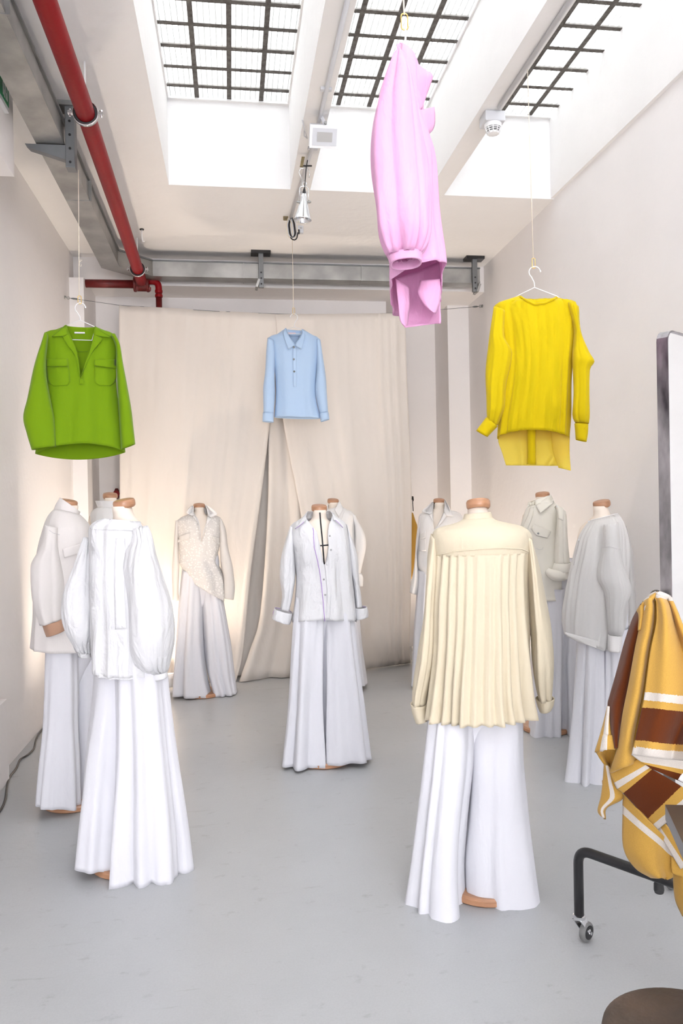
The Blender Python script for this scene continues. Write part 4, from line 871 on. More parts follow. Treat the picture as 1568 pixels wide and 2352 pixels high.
# --- M6: behind the centre shirt
P = Plane(775, 6.4)
dress_form(765, 6.4, 1146, 12, 'dress form behind the centre shirt, far back')
t = garment('shirt', 'white pointed-collar shirt half hidden behind the centre shirt', 'shirt', P, GB)
o1 = tube('body', P, [((870, 190), (1080, 150), .06), ((820, 260), (1170, 200), .08), ((740, 330), (1265, 255), .11), ((720, 500), (1290, 500), .125), ((720, 1100), (1290, 1100), .13), ((700, 1750), (1310, 1750), .14)], 'offwhite', t, z=D_, wob=.008)
patch('collar', [((990, 190), (1062, 80)), ((1010, 230), (1090, 120)), ((1035, 270), (1110, 160)), ((1055, 300), (1115, 180))], [o1], 'offwhite', t, z=D_, off=.02, thick=.003)
tube('collar_stand', P, [((860, 190), (1085, 150), .064), ((850, 130), (1065, 80), .062)], 'offwhite', t, z=D_, nz=4, nt_=40, gap=[(100, 890, 1045), (170, 900, 1010)])
stroke('placket_seam', [(1045, 300), (1060, 400)], [o1], 'seam', t, z=D_, r=.0012)
stroke('placket_seam', [(1130, 220), (1085, 340)], [o1], 'seam', t, z=D_, r=.0012)
tube('sleeve', P, [((1225, 245), (1300, 275), .04), ((1265, 480), (1382, 480), .065), ((1280, 690), (1422, 690), .07), ((1290, 900), (1382, 900), .06), ((1290, 1110), (1345, 1110), .05)], 'offwhite', t, z=D_, off=-.01, wob=.012)
tube('cuff', P, [((1290, 1100), (1355, 1105), .055), ((1300, 1190), (1385, 1185), .055), ((1310, 1285), (1378, 1290), .045)], 'offwhite', t, z=D_, nz=8, wob=.012, nt_=32)
trousers(P, 'white wide trousers behind the centre pair, far back', [dict(rows=[((735, 1390), (782, 1390), .11), ((728, 1480), (783, 1480), .12), ((722, 1570), (785, 1570), .13)], ridges=rr(4, .004, .02, 11)), dict(rows=[((775, 1390), (822, 1390), .11), ((776, 1480), (832, 1480), .12), ((778, 1570), (843, 1568), .13)], ridges=rr(4, .004, .02, 12))])

# --- M7: far right shirt behind the cream one
P = Plane(1012, 6.3)
f7, fb = dress_form(1008, 6.3, 1146, -4, 'dress form partly hidden behind the cream shirt, far back')
t = garment('shirt', 'pale blush shirt with chest pockets partly hidden behind cream shirt', 'shirt', P, GB)
vg = [(300, 540, 800), (400, 552, 775), (500, 560, 740), (600, 570, 690), (690, 578, 620), (745, 582, 588), (1700, 600, 600)]
o1 = tube('body', P, [((545, 300), (800, 300), .06), ((420, 395), (940, 370), .08), ((295, 450), (1090, 420), .11), ((252, 650), (1150, 620), .13), ((240, 1000), (1150, 1000), .135), ((225, 1400), (1150, 1380), .13), ((330, 1640), (1130, 1650), .13)], 'offwhite', t, z=E_, gap=vg, wob=.008)
tube('sleeve', P, [((290, 460), (330, 480), .03), ((238, 700), (310, 750), .055), ((208, 950), (295, 1000), .055), ((180, 1350), (262, 1350), .055), ((150, 1700), (268, 1700), .05), ((104, 2010), (225, 2050), .05)], 'offwhite', t, z=E_, off=-.02, nt_=40, wob=.008)
tube('sleeve', P, [((1085, 440), (1130, 480), .03), ((1120, 800), (1250, 800), .055), ((1130, 1400), (1260, 1400), .055), ((1150, 2000), (1260, 2000), .05)], 'offwhite', t, z=E_, nt_=40)
tube('collar_stand', P, [((535, 400), (810, 390), .066), ((545, 280), (800, 260), .062), ((556, 215), (792, 165), .06)], 'offwhite', t, z=E_, nz=8, nt_=40, gap=[(180, 560, 790), (300, 556, 795), (400, 552, 790)])
patch('collar', [((535, 205), (560, 200)), ((430, 295), (560, 290)), ((332, 388), (558, 365)), ((490, 445), (556, 405))], [o1, fb], 'offwhite', t, z=E_, off=.02, thick=.003)
patch('collar', [((790, 160), (805, 165)), ((785, 270), (885, 300)), ((772, 370), (930, 410)), ((820, 470), (965, 492))], [o1, fb], 'offwhite', t, z=E_, off=.02, thick=.003)
patch('lapel', [((472, 455), (555, 410)), ((520, 520), (562, 500)), ((565, 590), (572, 600))], [o1, fb], 'offwhite', t, z=E_, off=.012)
patch('lapel', [((770, 405), (832, 485)), ((730, 500), (780, 550)), ((645, 680), (660, 690))], [o1, fb], 'offwhite', t, z=E_, off=.012)
patch('pocket_flap', [((300, 835), (415, 775)), ((295, 900), (412, 845)), ((290, 962), (408, 905))], [o1], 'offwhite', t, z=E_, off=.010, thick=.003)
patch('pocket', [((292, 960), (412, 915)), ((288, 1080), (418, 1060)), ((285, 1190), (420, 1180))], [o1], 'offwhite', t, z=E_, off=.006)
trousers(P, 'white wide trousers below blush shirt, far back', [dict(rows=[((958, 1310), (1015, 1310), .1), ((951, 1440), (1016, 1440), .115), ((944, 1572), (1018, 1572), .13)], ridges=rr(4, .003, .02, 21)), dict(rows=[((1010, 1310), (1072, 1310), .1), ((1012, 1440), (1082, 1440), .115), ((1014, 1572), (1092, 1572), .13)], ridges=rr(4, .003, .02, 22))])

# --- M8: front cream pleated shirt, back view
P = Plane(1100, 2.95)
dress_form(1097, 2.95, 1148, 178, 'dress form wearing cream pleated shirt seen from behind, nearest')
t = garment('shirt', 'oversized cream wool shirt with pleated back hanging below yoke, nearest', 'shirt', P, GB)
pl = []
for k, (u0, u1) in enumerate(((-.86, -.90), (-.70, -.72), (-.52, -.55), (-.36, -.38), (-.2, -.22), (-.04, -.05), (.12, .12), (.28, .30), (.44, .48), (.6, .66), (.78, .84))):
    pl.append((u0, u1, .075, .005+.002*(k % 2), .022+.016*((k*5) % 3)/2))
    if k < 10: pl.append((u0+.08, u1+.085, .04, -.007, -.018-.010*((k*3) % 2)))
o1 = tube('body', P, [((219, 400), (749, 388), .151), ((225, 600), (738, 600), .165), ((216, 900), (738, 900), .175), ((198, 1130), (746, 1120), .185), ((184, 1262), (765, 1250), .19)], 'cream', t, z=Z8, ridges=pl+rr(4, .0, .012, 3), wob=.006, nt_=150, nz=50)
yk = tube('yoke', P, [((382, 218), (540, 206), .065), ((345, 238), (572, 226), .085), ((240, 268), (695, 255), .12), ((214, 310), (742, 296), .145), ((212, 360), (750, 345), .152), ((219, 408), (749, 396), .152)], 'cream', t, z=Z8, nz=30, wob=.003, top=lambda u, s: 0)
tube('neck_band', P, [((384, 225), (540, 213), .068), ((392, 190), (530, 178), .060)], 'cream', t, z=Z8, nz=4, thick=.004, wob=0)
stroke('yoke_seam', [(235, 412), (330, 392), (480, 378), (600, 372), (700, 378), (744, 398)], [yk, o1], 'cream', t, z=Z8, r=.0025, off=.004)
tube('sleeve', P, [((212, 300), (250, 340), .05), ((178, 450), (262, 480), .08), ((163, 650), (250, 640), .085), ((150, 850), (240, 850), .085), ((140, 1000), (222, 1000), .08), ((116, 1150), (188, 1150), .06), ((108, 1215), (180, 1215), .05)], 'cream', t, z=Z8, off=-.03, wob=.014, wsc=6, ridges=[(-.2, -.3, .2, 0, .01), (.4, .5, .15, 0, -.012)])
tube('cuff', P, [((106, 1210), (182, 1212), .052), ((116, 1262), (188, 1262), .052), ((134, 1310), (188, 1298), .046)], 'cream', t, z=Z8, off=-.03, nz=8, thick=.004, wob=.006)
tube('sleeve', P, [((720, 300), (752, 330), .05), ((712, 480), (796, 470), .08), ((718, 680), (828, 680), .085), ((738, 850), (852, 850), .085), ((745, 1000), (864, 1000), .08), ((765, 1130), (862, 1130), .06), ((785, 1190), (858, 1185), .05)], 'cream', t, z=Z8, off=-.02, wob=.016, wsc=6, ridges=[(-.3, -.2, .2, 0, .012), (.3, .2, .15, 0.01, -.012)])
tube('cuff', P, [((784, 1185), (860, 1180), .052), ((795, 1225), (856, 1215), .05), ((806, 1252), (846, 1240), .044)], 'cream', t, z=Z8, off=-.02, nz=8, thick=.004, wob=.006)
trousers(P, 'white wide trousers below the cream pleated shirt, nearest on right', [
    dict(rows=[((350, -60), (745, -60), .09, .04), ((325, 250), (738, 250), .12, .01), ((290, 600), (725, 600), .14), ((240, 1050), (680, 1050), .155), ((205, 1500), (650, 1500), .165), ((188, 1760), (662, 1760), .17), ((190, 1880), (664, 1880), .17)], ridges=[(-.85, -.85, .14, .004, .018), (-.55, -.55, .06, -.003, -.016), (-.4, -.42, .12, .004, .022), (-.2, -.2, .06, -.004, -.018), (.2, .2, .28, .006, .05), (.75, .8, .1, -.003, -.014)]+rr(3, 0, .02, 31), off=-.05, hem=lambda u, s: .05*max(0, -u-.2)),
    dict(rows=[((700, -60), (1170, -60), .09, .02), ((712, 250), (1170, 250), .12), ((715, 500), (1165, 500), .14), ((680, 1000), (1215, 1000), .15), ((640, 1400), (1262, 1400), .16), ((655, 1750), (1300, 1750), .165), ((668, 1900), (1318, 1900), .165)], ridges=[(-.6, -.6, .2, .004, .008), (-.1, -.1, .2, -.006, -.01), (.5, .5, .3, .004, .012), (.9, .9, .15, .0, .015)]+rr(3, 0, .02, 32), off=.01, hem=lambda u, s: (.045*(1-sstep(-1, .2, u)) if s < 0 else 0.02))], z=T8)

# --- M9: ecru utility jacket
P = Plane(1255, 4.95)
f9, fb = dress_form(1245, 4.95, 1131, -38, 'dress form wearing ecru utility shirt near right wall')
t = garment('shirt', 'ecru utility shirt with epaulettes, flap pocket and rolled sleeve', 'shirt', P, GB)
o1 = tube('body', P, [((370, 400), (740, 340), .075), ((270, 460), (820, 405), .11), ((190, 620), (930, 510), .14), ((120, 800), (945, 700), .16), ((100, 1000), (930, 1000), .165), ((120, 1300), (920, 1300), .16), ((150, 1700), (930, 1700), .165), ((180, 2130), (950, 2150), .17)], 'ecru', t, z=F_, wob=.008, ridges=rr(3, 0, .01, 4))
tube('collar_stand', P, [((340, 440), (745, 350), .085), ((262, 400), (720, 290), .08), ((290, 350), (695, 212), .072)], 'ecru', t, z=F_, nz=8, nt_=50, gap=[(250, 330, 400), (300, 330, 400), (440, 380, 400)], thick=.004)
patch('collar', [((410, 412), (690, 212)), ((440, 470), (715, 260)), ((465, 520), (735, 310)), ((490, 560), (750, 352))], [o1, fb], 'ecru', t, z=F_, off=.025, thick=.004, nu=10)
patch('collar', [((242, 405), (400, 318)), ((250, 440), (385, 395))], [o1, fb], 'ecru', t, z=F_, off=.02, thick=.004, nv=3)
patch('placket', [((300, 450), (372, 440)), ((255, 600), (345, 600)), ((160, 800), (260, 840)), ((110, 1000), (220, 1000))], [o1], 'ecru', t, z=F_, off=.006, nu=4)
stroke('opening', [(345, 470), (295, 590), (235, 850)], [o1], 'brown_hardware', t, z=F_, r=.002, off=.002)
pf = patch('pocket_flap', [((370, 755), (690, 902)), ((325, 828), (668, 950)), ((375, 925), (640, 995)), ((425, 972), (625, 1018))], [o1], 'ecru', t, z=F_, off=.010, thick=.004)
stroke('flap_piping', [(370, 750), (690, 898)], [o1], 'ecru', t, z=F_, r=.002, off=.008)
stroke('pocket_seam', [(410, 1210), (470, 1240), (530, 1225), (545, 1190)], [o1], 'seam', t, z=F_, r=.001)
button((452, 935), [pf], t, z=F_, r=.007, m='button_dark')
stroke('edge_shade_line', [(308, 842), (378, 925), (425, 974), (622, 1018), (686, 905)], [pf, o1], 'seam', t, z=F_, r=.0014, off=.006)  # drawn outlines stand in for shading at the flap and collar edges
stroke('edge_shade_line', [(412, 415), (490, 558), (620, 455), (750, 354)], [k for k in t.children if k.name.startswith('collar') and k.name in BVH]+[o1], 'seam', t, z=F_, r=.0014, off=.004)
button((285, 412), [o1], t, z=F_, r=.005); button((327, 625), [o1], t, z=F_, r=.005, m='brown_hardware')
s1 = tube('sleeve', P, [((770, 400), (955, 520), .05), ((782, 640), (985, 650), .075), ((772, 900), (1003, 850), .08), ((765, 1200), (1012, 1200), .075), ((770, 1490), (1020, 1490), .07)], 'ecru', t, z=F_, off=-.15, wob=.008, ridges=[(.2, .25, .12, 0, -.01), (-.3, -.3, .2, 0, .008)])
patch('epaulette', [((755, 445), (800, 395)), ((800, 510), (920, 480)), ((815, 600), (925, 590)), ((828, 655), (915, 690))], [s1, o1], 'ecru', t, z=F_, off=.008, thick=.004, nu=5)
button((800, 428), [s1, o1], t, z=F_, r=.006)
tube('rolled_cuff', P, [((768, 1482), (1048, 1478), .085), ((730, 1560), (1052, 1560), .09), ((700, 1630), (1040, 1650), .085)], 'ecru', t, z=F_, off=-.16, nz=8, thick=.006, wob=.008)
tube('rolled_cuff', P, [((660, 1580), (1005, 1650), .075), ((608, 1650), (1000, 1720), .08), ((640, 1730), (985, 1765), .075), ((720, 1800), (935, 1795), .055)], 'ecru', t, z=F_, off=-.17, nz=10, thick=.006, wob=.012)
trousers(P, 'white wide trousers below the ecru utility shirt', [
    dict(rows=[((1243, 1350), (1300, 1350), .12), ((1230, 1500), (1297, 1500), .13), ((1220, 1600), (1295, 1600), .14), ((1212, 1682), (1292, 1682), .15)], ridges=[(-.6, -.5, .3, .002, .02), (.1, .05, .15, 0, -.015), (.55, .6, .15, .006, .03), (.85, .85, .06, -.003, -.015)]+rr(2, 0, .02, 6), off=-.03),
    dict(rows=[((1285, 1350), (1335, 1350), .12), ((1287, 1500), (1336, 1500), .13), ((1288, 1682), (1340, 1678), .14)], ridges=rr(3, .003, .02, 8), off=.02)])

# --- M10: sheer blouse
P = Plane(1388, 4.05)
f10, fb = dress_form(1380, 4.05, 1150, -62, 'dress form wearing sheer white blouse beside the mirror', tilt=15)
t = garment('blouse', 'sheer white gathered blouse in side view beside the mirror', 'blouse', P, GB)
gat = [(-.9+.15*k, -.95+.16*k, .06, .008, .008+.006*(k % 2)) for k in range(13)]
o1 = tube('body', P, [((500, 372), (848, 285), .07), ((435, 440), (930, 385), .13), ((340, 600), (985, 560), .16), ((270, 850), (1000, 850), .175), ((205, 1100), (985, 1100), .18), ((150, 1400), (985, 1400), .185), ((130, 1640), (970, 1700), .185), ((160, 1845), (860, 2060), .18)], 'sheer_white', t, z=G_, ridges=gat+rr(4, .004, .01, 4), wob=.006, nt_=110)
tube('neck_band', P, [((490, 385), (850, 292), .074), ((500, 365), (846, 275), .07)], 'offwhite', t, z=G_, nz=3, nt_=48, wob=0, thick=.003)
for b_ in ((497, 345), (470, 395), (372, 515), (345, 630)): button(b_, [o1], t, z=G_, r=.006)
stroke('front_opening', [(335, 640), (300, 800), (270, 960)], [o1], 'seam', t, z=G_, r=.0015)
s1 = tube('sleeve', P, [((665, 430), (850, 400), .06), ((645, 720), (878, 740), .08), ((600, 940), (925, 960), .085), ((590, 1110), (985, 1150), .085), ((660, 1300), (1005, 1290), .08), ((684, 1550), (952, 1550), .075), ((710, 1820), (938, 1820), .065), ((722, 1870), (905, 1885), .05)], 'sheer_white', t, z=G_, off=-.17, ridges=[(-.7+.2*k, -.7+.2*k, .06, .003, .006+.003*(k % 2)) for k in range(8)], wob=.006)
stroke('sleeve_seam', [(648, 735), (740, 715), (880, 760)], [s1], 'seam', t, z=G_, r=.0014)
tube('cuff', P, [((718, 1868), (908, 1888), .054), ((720, 1980), (902, 2000), .055), ((722, 2082), (892, 2102), .055)], 'offwhite', t, z=G_, off=-.17, nz=8, thick=.004, wob=.003)
sheet('back_tail', P, [((690, 1850), (1078, 1800), .1, .1), ((700, 2050), (1000, 2080), .1, .1), ((708, 2235), (880, 2265), .1, .1)], 'sheer_white', t, z=G_, nu=16, nv=12, bulge=.02)
sheet('hem', P, [((160, 1845), (715, 1995), -.19, -.17), ((165, 1872), (690, 2080), -.19, -.17), ((320, 1965), (662, 2095), -.19, -.17)], 'sheer_white', t, z=G_, nu=20, nv=8, bulge=.02)
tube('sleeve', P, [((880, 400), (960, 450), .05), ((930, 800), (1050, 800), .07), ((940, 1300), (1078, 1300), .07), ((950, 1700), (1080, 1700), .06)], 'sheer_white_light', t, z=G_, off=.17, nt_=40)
trousers(P, 'white wide trousers below sheer blouse beside the striped blanket', [
    dict(rows=[((1328, 1440), (1390, 1440), .13), ((1319, 1600), (1388, 1600), .14), ((1311, 1720), (1386, 1720), .15), ((1305, 1795), (1384, 1795), .155)], ridges=[(-.75, -.75, .16, .006, .03), (-.3, -.3, .06, -.004, -.025), (0, .0, .12, .006, .03), (.35, .35, .06, -.004, -.02), (.7, .7, .14, .006, .03)]+rr(2, 0, .02, 3), off=-.03),
    dict(rows=[((1375, 1440), (1445, 1440), .13), ((1376, 1600), (1448, 1600), .14), ((1377, 1800), (1450, 1800), .15)], ridges=rr(5, .005, .025, 14, w=.1), off=-.0)])

# ------------------------------------------------------------------ hanging garments
def hanger_set(name, P, z, hook, neck, la, ra, bar, cord_top, link, lab, cordlab, off=0.0, flip=1, ck=True, bent=None):
    h = thing('wire_hanger', lab, 'hanger', P.pt(*z(*neck), off), 'white wire hangers')
    cx, cy, r = hook
    pts = []
    a0 = -0.25 if flip > 0 else math.pi+0.25
    for i in range(15):      # open loop
        a = (0.15+i/14*1.25*math.pi) if flip > 0 else (math.pi-0.15-i/14*1.25*math.pi)
        pts.append(z(cx+r*math.cos(a), cy-r*math.sin(a)))
    pts.append(z(neck[0]-0.06*r*flip, (cy+r+neck[1])/2)); pts.append(z(*neck))
    pipe('hook', [P.pt(x, y, off) for x, y in pts], 0.0028, 'white_metal', h, n=8)
    tip = P.pt(*pts[0], off); lathe('tip', [(0.002, -.005), (0.0045, -.002), (0.0045, .002), (0.002, .005)], tip, 'white_metal', h, n=10)
    fr = [z(*neck), z(*ra), z(*bar[1]), z(*bar[0]), z(*la)]
    pipe('frame', [P.pt(x, y, off) for x, y in fr], 0.0026, 'white_metal', h, n=8, closed=True)
    c = thing('hanging_cord', cordlab, 'cord', P.pt(*z(*link[1]), off), 'cords holding the hung shirts')
    pipe('cord', [cord_top, P.pt(*z(*link[0]), off)], 0.0022, 'cord', c, n=6)
    l0, l1 = P.pt(*z(*link[0]), off), P.pt(*z(*link[1]), off); m_ = (l0+l1)/2; hl = (l0-l1).length/2
    lp = [m_+Vector((math.cos(a)*min(hl*.5, .009), 0, (hl-.006)*(1 if math.sin(a) > 0 else -1)+math.sin(a)*.006)) for a in [2*math.pi*i/16 for i in range(16)]]
    pipe('snap_link', lp, 0.0022, 'brass', c, n=6, closed=True)
    return h, c
GH = 'coloured shirts hung on cords'
# green
GZ = Zm(0, 560, 3.136); P = Plane(180, 4.5)
hanger_set('g', P, GZ, (578, 463, 38), (577, 550), (475, 588), (688, 600), ((505, 690), (662, 695)), Vector(atY(180, 390, 4.53)), ((570, 375), (576, 432)), 'white wire hanger inside the green shirt', 'cord with brass link holding the green shirt')
ct = thing('cord_knot', 'loose looped knot in cord above the green shirt', 'knot', P.pt(*GZ(575, 130)))
pipe('loop', [P.pt(*GZ(*q)) for q in ((568, 170), (574, 120), (586, 106), (590, 118), (572, 132), (570, 150), (584, 150), (585, 162), (568, 158))], 0.0016, 'cord', ct, n=6)
t = thing('shirt', 'bright lime green shirt with open collar and flap pockets', 'shirt', P.pt(180, 1045), GH)
vg = [(585, 478, 686), (640, 490, 672), (700, 515, 665), (790, 552, 640), (870, 565, 608), (962, 575, 579), (1000, 577, 577), (1600, 588, 588)]
o1 = tube('body', P, [((472, 588), (692, 598), .03), ((395, 622), (760, 628), .04), ((325, 640), (818, 652), .045), ((312, 720), (840, 730), .055), ((322, 860), (838, 870), .06), ((318, 1080), (848, 1080), .065), ((290, 1280), (875, 1280), .075), ((254, 1512), (906, 1500), .085)], 'green', t, z=GZ, gap=vg, nt_=90, wob=.006, wsc=5, ridges=[(-.55, -.5, .25, 0, .012), (-.25, -.2, .12, 0, -.014), (.1, .1, .15, 0, .012), (.35, .35, .12, 0, -.012), (.7, .65, .2, 0, .01)], hem=lambda u, s: (0.045*(1-u*u) if s < 0 else -0.032*(1-u*u)))
s1 = tube('sleeve', P, [((322, 645), (345, 660), .03), ((300, 715), (338, 740), .045), ((262, 830), (330, 850), .05), ((235, 930), (335, 950), .055), ((198, 1110), (358, 1090), .058), ((168, 1250), (385, 1250), .055), ((196, 1370), (392, 1360), .05), ((230, 1484), (398, 1462), .05)], 'green', t, z=GZ, off=-.085, wob=.004, wsc=5)
s2 = tube('sleeve', P, [((800, 655), (826, 655), .03), ((836, 735), (858, 735), .045), ((838, 860), (882, 860), .05), ((842, 1000), (912, 1000), .055), ((850, 1180), (946, 1180), .055), ((858, 1320), (962, 1310), .05), ((868, 1482), (977, 1442), .05)], 'green', t, z=GZ, off=-.06, wob=.004, wsc=5)
patch('collar', [((474, 584), (476, 590)), ((430, 618), (480, 612)), ((372, 668), (487, 640)), ((450, 666), (490, 650))], [o1], 'green', t, z=GZ, off=.016, thick=.003, nu=8)
patch('collar', [((688, 596), (692, 600)), ((682, 615), (735, 632)), ((678, 640), (810, 676)), ((680, 655), (718, 666))], [o1], 'green', t, z=GZ, off=.016, thick=.003, nu=8)
patch('lapel', [((448, 668), (488, 640)), ((490, 735), (515, 700)), ((545, 815), (555, 795)), ((574, 955), (576, 962))], [o1], 'green', t, z=GZ, off=.012, thick=.003, nv=14)
patch('lapel', [((676, 640), (740, 685)), ((664, 705), (705, 730)), ((640, 790), (655, 795)), ((580, 962), (584, 950))], [o1], 'green', t, z=GZ, off=.012, thick=.003, nv=14)
patch('pocket', [((330, 880), (495, 880)), ((345, 990), (505, 985)), ((385, 1025), (485, 1020))], [o1], 'green', t, z=GZ, off=.0045, nu=10)
patch('pocket', [((682, 880), (836, 890)), ((682, 985), (835, 985)), ((715, 1022), (795, 1022))], [o1], 'green', t, z=GZ, off=.0045, nu=10)
patch('pocket_flap', [((328, 830), (488, 828)), ((326, 860), (491, 858)), ((327, 884), (492, 880))], [o1], 'green', t, z=GZ, off=.012, thick=.004)
patch('pocket_flap', [((680, 834), (830, 832)), ((678, 858), (834, 868)), ((680, 876), (838, 900))], [o1], 'green', t, z=GZ, off=.012, thick=.004)
patch('placket_tab', [((572, 972), (605, 970)), ((574, 1015), (606, 1013))], [o1], 'green', t, z=GZ, off=.006, nv=3)
patch('neck_label', [((535, 634), (611, 636)), ((536, 647), (612, 648))], [o1], 'label_white', t, z=GZ, off=.004, nv=2)
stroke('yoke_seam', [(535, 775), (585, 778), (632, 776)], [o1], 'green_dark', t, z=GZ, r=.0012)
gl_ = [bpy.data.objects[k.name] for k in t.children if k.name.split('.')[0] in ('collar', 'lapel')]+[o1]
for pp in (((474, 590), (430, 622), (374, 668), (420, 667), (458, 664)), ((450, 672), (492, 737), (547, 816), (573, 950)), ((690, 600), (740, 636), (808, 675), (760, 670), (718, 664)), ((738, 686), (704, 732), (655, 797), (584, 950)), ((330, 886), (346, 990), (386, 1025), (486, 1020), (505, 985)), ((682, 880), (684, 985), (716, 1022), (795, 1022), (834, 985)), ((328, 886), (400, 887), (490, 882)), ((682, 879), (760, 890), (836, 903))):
    stroke('edge_shade_line', pp, gl_, 'green_dark', t, z=GZ, r=.0011, off=.004)  # dark lines paint edge shading onto collar, lapels and pockets
# blue
BZ = Zm(500, 560, 3.136); P = Plane(678, 6.45)
hanger_set('b', P, BZ, (548, 530, 27), (550, 598), (500, 615), (603, 618), ((505, 650), (600, 650)), Vector((atY(671, 556, 6.45).x, 6.45, ZCEIL)), ((545, 462), (548, 506)), 'white wire hanger inside the pale blue shirt', 'cord with brass link holding the pale blue shirt', flip=-1)
t = thing('shirt', 'pale blue satin shirt with rounded collar and short button placket', 'shirt', P.pt(678, 965), GH)
vg = [(610, 492, 612), (650, 500, 606), (690, 520, 590), (725, 548, 562), (740, 556, 556), (1300, 556, 556)]
o1 = tube('body', P, [((482, 618), (618, 622), .03), ((425, 655), (680, 658), .045), ((366, 678), (733, 690), .055), ((375, 760), (728, 760), .065), ((405, 900), (712, 900), .07), ((412, 1080), (706, 1080), .07), ((404, 1250), (734, 1258), .075)], 'blue', t, z=BZ, gap=vg, nt_=80, wob=.008, wsc=5, ridges=[(-.4, -.4, .2, 0, .012), (0.25, .3, .2, 0, -.01), (.6, .6, .2, 0, .01)])
for rows, cf, of in (([((362, 680), (400, 700), .03), ((346, 830), (412, 850), .05), ((325, 1050), (412, 1050), .055), ((330, 1222), (404, 1224), .045)], [((326, 1218), (404, 1222), .048), ((324, 1280), (402, 1285), .046)], -.04),
                     ([((712, 690), (738, 692), .03), ((710, 850), (762, 845), .05), ((702, 1030), (786, 1030), .055), ((734, 1222), (794, 1216), .045)], [((732, 1222), (796, 1214), .047), ((742, 1282), (803, 1264), .046)], -.02)):
    tube('sleeve', P, rows, 'blue', t, z=BZ, off=of, nt_=48, wob=.006); tube('cuff', P, cf, 'blue', t, z=BZ, off=of, nz=5, nt_=48, thick=.004)
tube('collar_stand', P, [((478, 655), (622, 660), .045), ((484, 610), (612, 618), .04)], 'blue', t, z=BZ, nz=4, nt_=40, gap=[(600, 490, 606), (660, 500, 604)])
patch('collar', [((488, 608), (494, 612)), ((470, 640), (512, 660)), ((485, 700), (540, 710)), ((508, 758), (553, 732))], [o1], 'blue', t, z=BZ, off=.018, thick=.004)
patch('collar', [((604, 618), (610, 622)), ((590, 665), (628, 655)), ((570, 712), (618, 710)), ((558, 732), (600, 760))], [o1], 'blue', t, z=BZ, off=.018, thick=.004)
bp = patch('placket', [((540, 735), (568, 735)), ((541, 860), (567, 860)), ((542, 960), (570, 960)), ((545, 1030), (566, 1032))], [o1], 'blue', t, z=BZ, off=.006, nu=4, nv=14, thick=.003)
for b_ in ((548, 745), (547, 832), (550, 920)): button(b_, [bp], t, z=BZ, r=.0085, m='galv_dark')
patch('neck_label', [((505, 638), (562, 640)), ((505, 652), (562, 654))], [o1], 'label_pink', t, z=BZ, off=.003, nv=2)
# yellow
YZ = Zm(1000, 560, 2.7606); P = Plane(1228, 4.05)
hanger_set('y', P, YZ, (628, 180, 36), (627, 277), (535, 322), (768, 332), ((440, 372), (830, 372)), Vector(atZ(1211, 158, ZCEIL)), ((619, 92), (624, 155)), 'white wire hanger inside the yellow blouse', 'cord with brass link holding the yellow blouse')
t = thing('blouse', 'sunny yellow sheer gathered blouse with long cuffed sleeves', 'blouse', P.pt(1228, 1080), GH)
gt = [(-.34+.057*k, -.62+.105*k, .035, .016, .010+.016*(k % 2)) for k in range(13)]+[(-.8, -.85, .1, .003, .012), (.8, .8, .1, .003, .012), (.62, .72, .05, -.004, -.015), (-.5, -.7, .06, -.003, -.012)]
o1 = tube('body', P, [((532, 330), (770, 338), .035), ((450, 358), (840, 358), .045), ((372, 392), (890, 370), .05), ((375, 450), (895, 440), .06), ((415, 600), (885, 600), .07), ((435, 800), (868, 800), .075), ((405, 1050), (858, 1050), .08), ((392, 1225), (848, 1225), .08)], 'yellow', t, z=YZ, ridges=gt+rr(4, .003, .01, 5), nt_=110, wob=.005, hem=lambda u, s: (0.03*(1-u*u) if s < 0 else -.01), top=lambda u, s: (-.042*(1-u*u) if s < 0 else -.034*(1-u*u)))
sheet('back_tail', P, [((400, 1150), (850, 1150), .03, .03), ((396, 1240), (848, 1240), .03, .03), ((420, 1320), (850, 1320), .03, .03), ((446, 1405), (782, 1408), .03, .03)], 'yellow_sheer', t, z=YZ, nu=40, nv=16, ridges=[(.3, .3, .05, .01, .02), (.45, .45, .05, .01, -.02), (.75, .8, .05, .01, .03)])
sheet('side_tail', P, [((735, 1150), (852, 1150), 0, 0), ((740, 1300), (848, 1300), 0, 0), ((780, 1420), (856, 1438), 0, 0)], 'yellow_sheer', t, z=YZ, nu=14, nv=14, bulge=.02)
sheet('fold_strip', P, [((580, 1150), (635, 1150), -.03, -.03), ((582, 1300), (635, 1300), -.02, -.02), ((580, 1398), (637, 1400), 0, 0)], 'yellow', t, z=YZ, nu=8, nv=12, bulge=.02)
tube('neck_band', P, [((530, 318), (774, 328), .038), ((534, 336), (768, 344), .036)], 'yellow', t, z=YZ, nz=4, nt_=50, thick=.004, wob=0, top=lambda u, s: 0, hem=None) if False else None
stroke('neck_band', [(530, 330), (570, 356), (625, 382), (690, 376), (740, 354), (770, 338)], [o1], 'yellow', t, z=YZ, r=.006, off=.006, sub=6)
tube('sleeve', P, [((365, 398), (440, 425), .03), ((344, 560), (432, 580), .05), ((335, 680), (480, 690), .055), ((328, 770), (470, 775), .055), ((320, 900), (445, 900), .055), ((316, 1040), (440, 1040), .055), ((320, 1100), (405, 1135), .04), ((325, 1110), (392, 1152), .032)], 'yellow', t, z=YZ, off=-.05, ridges=[(-.3, -.3, .12, .004, .010), (.2, .2, .1, -.003, -.01), (.6, .6, .12, .003, .008)], wob=.006)
tube('cuff', P, [((320, 1098), (394, 1158), .036), ((290, 1145), (360, 1190), .038), ((262, 1188), (326, 1223), .036)], 'yellow', t, z=YZ, off=-.05, nz=8, thick=.004, wob=.003)
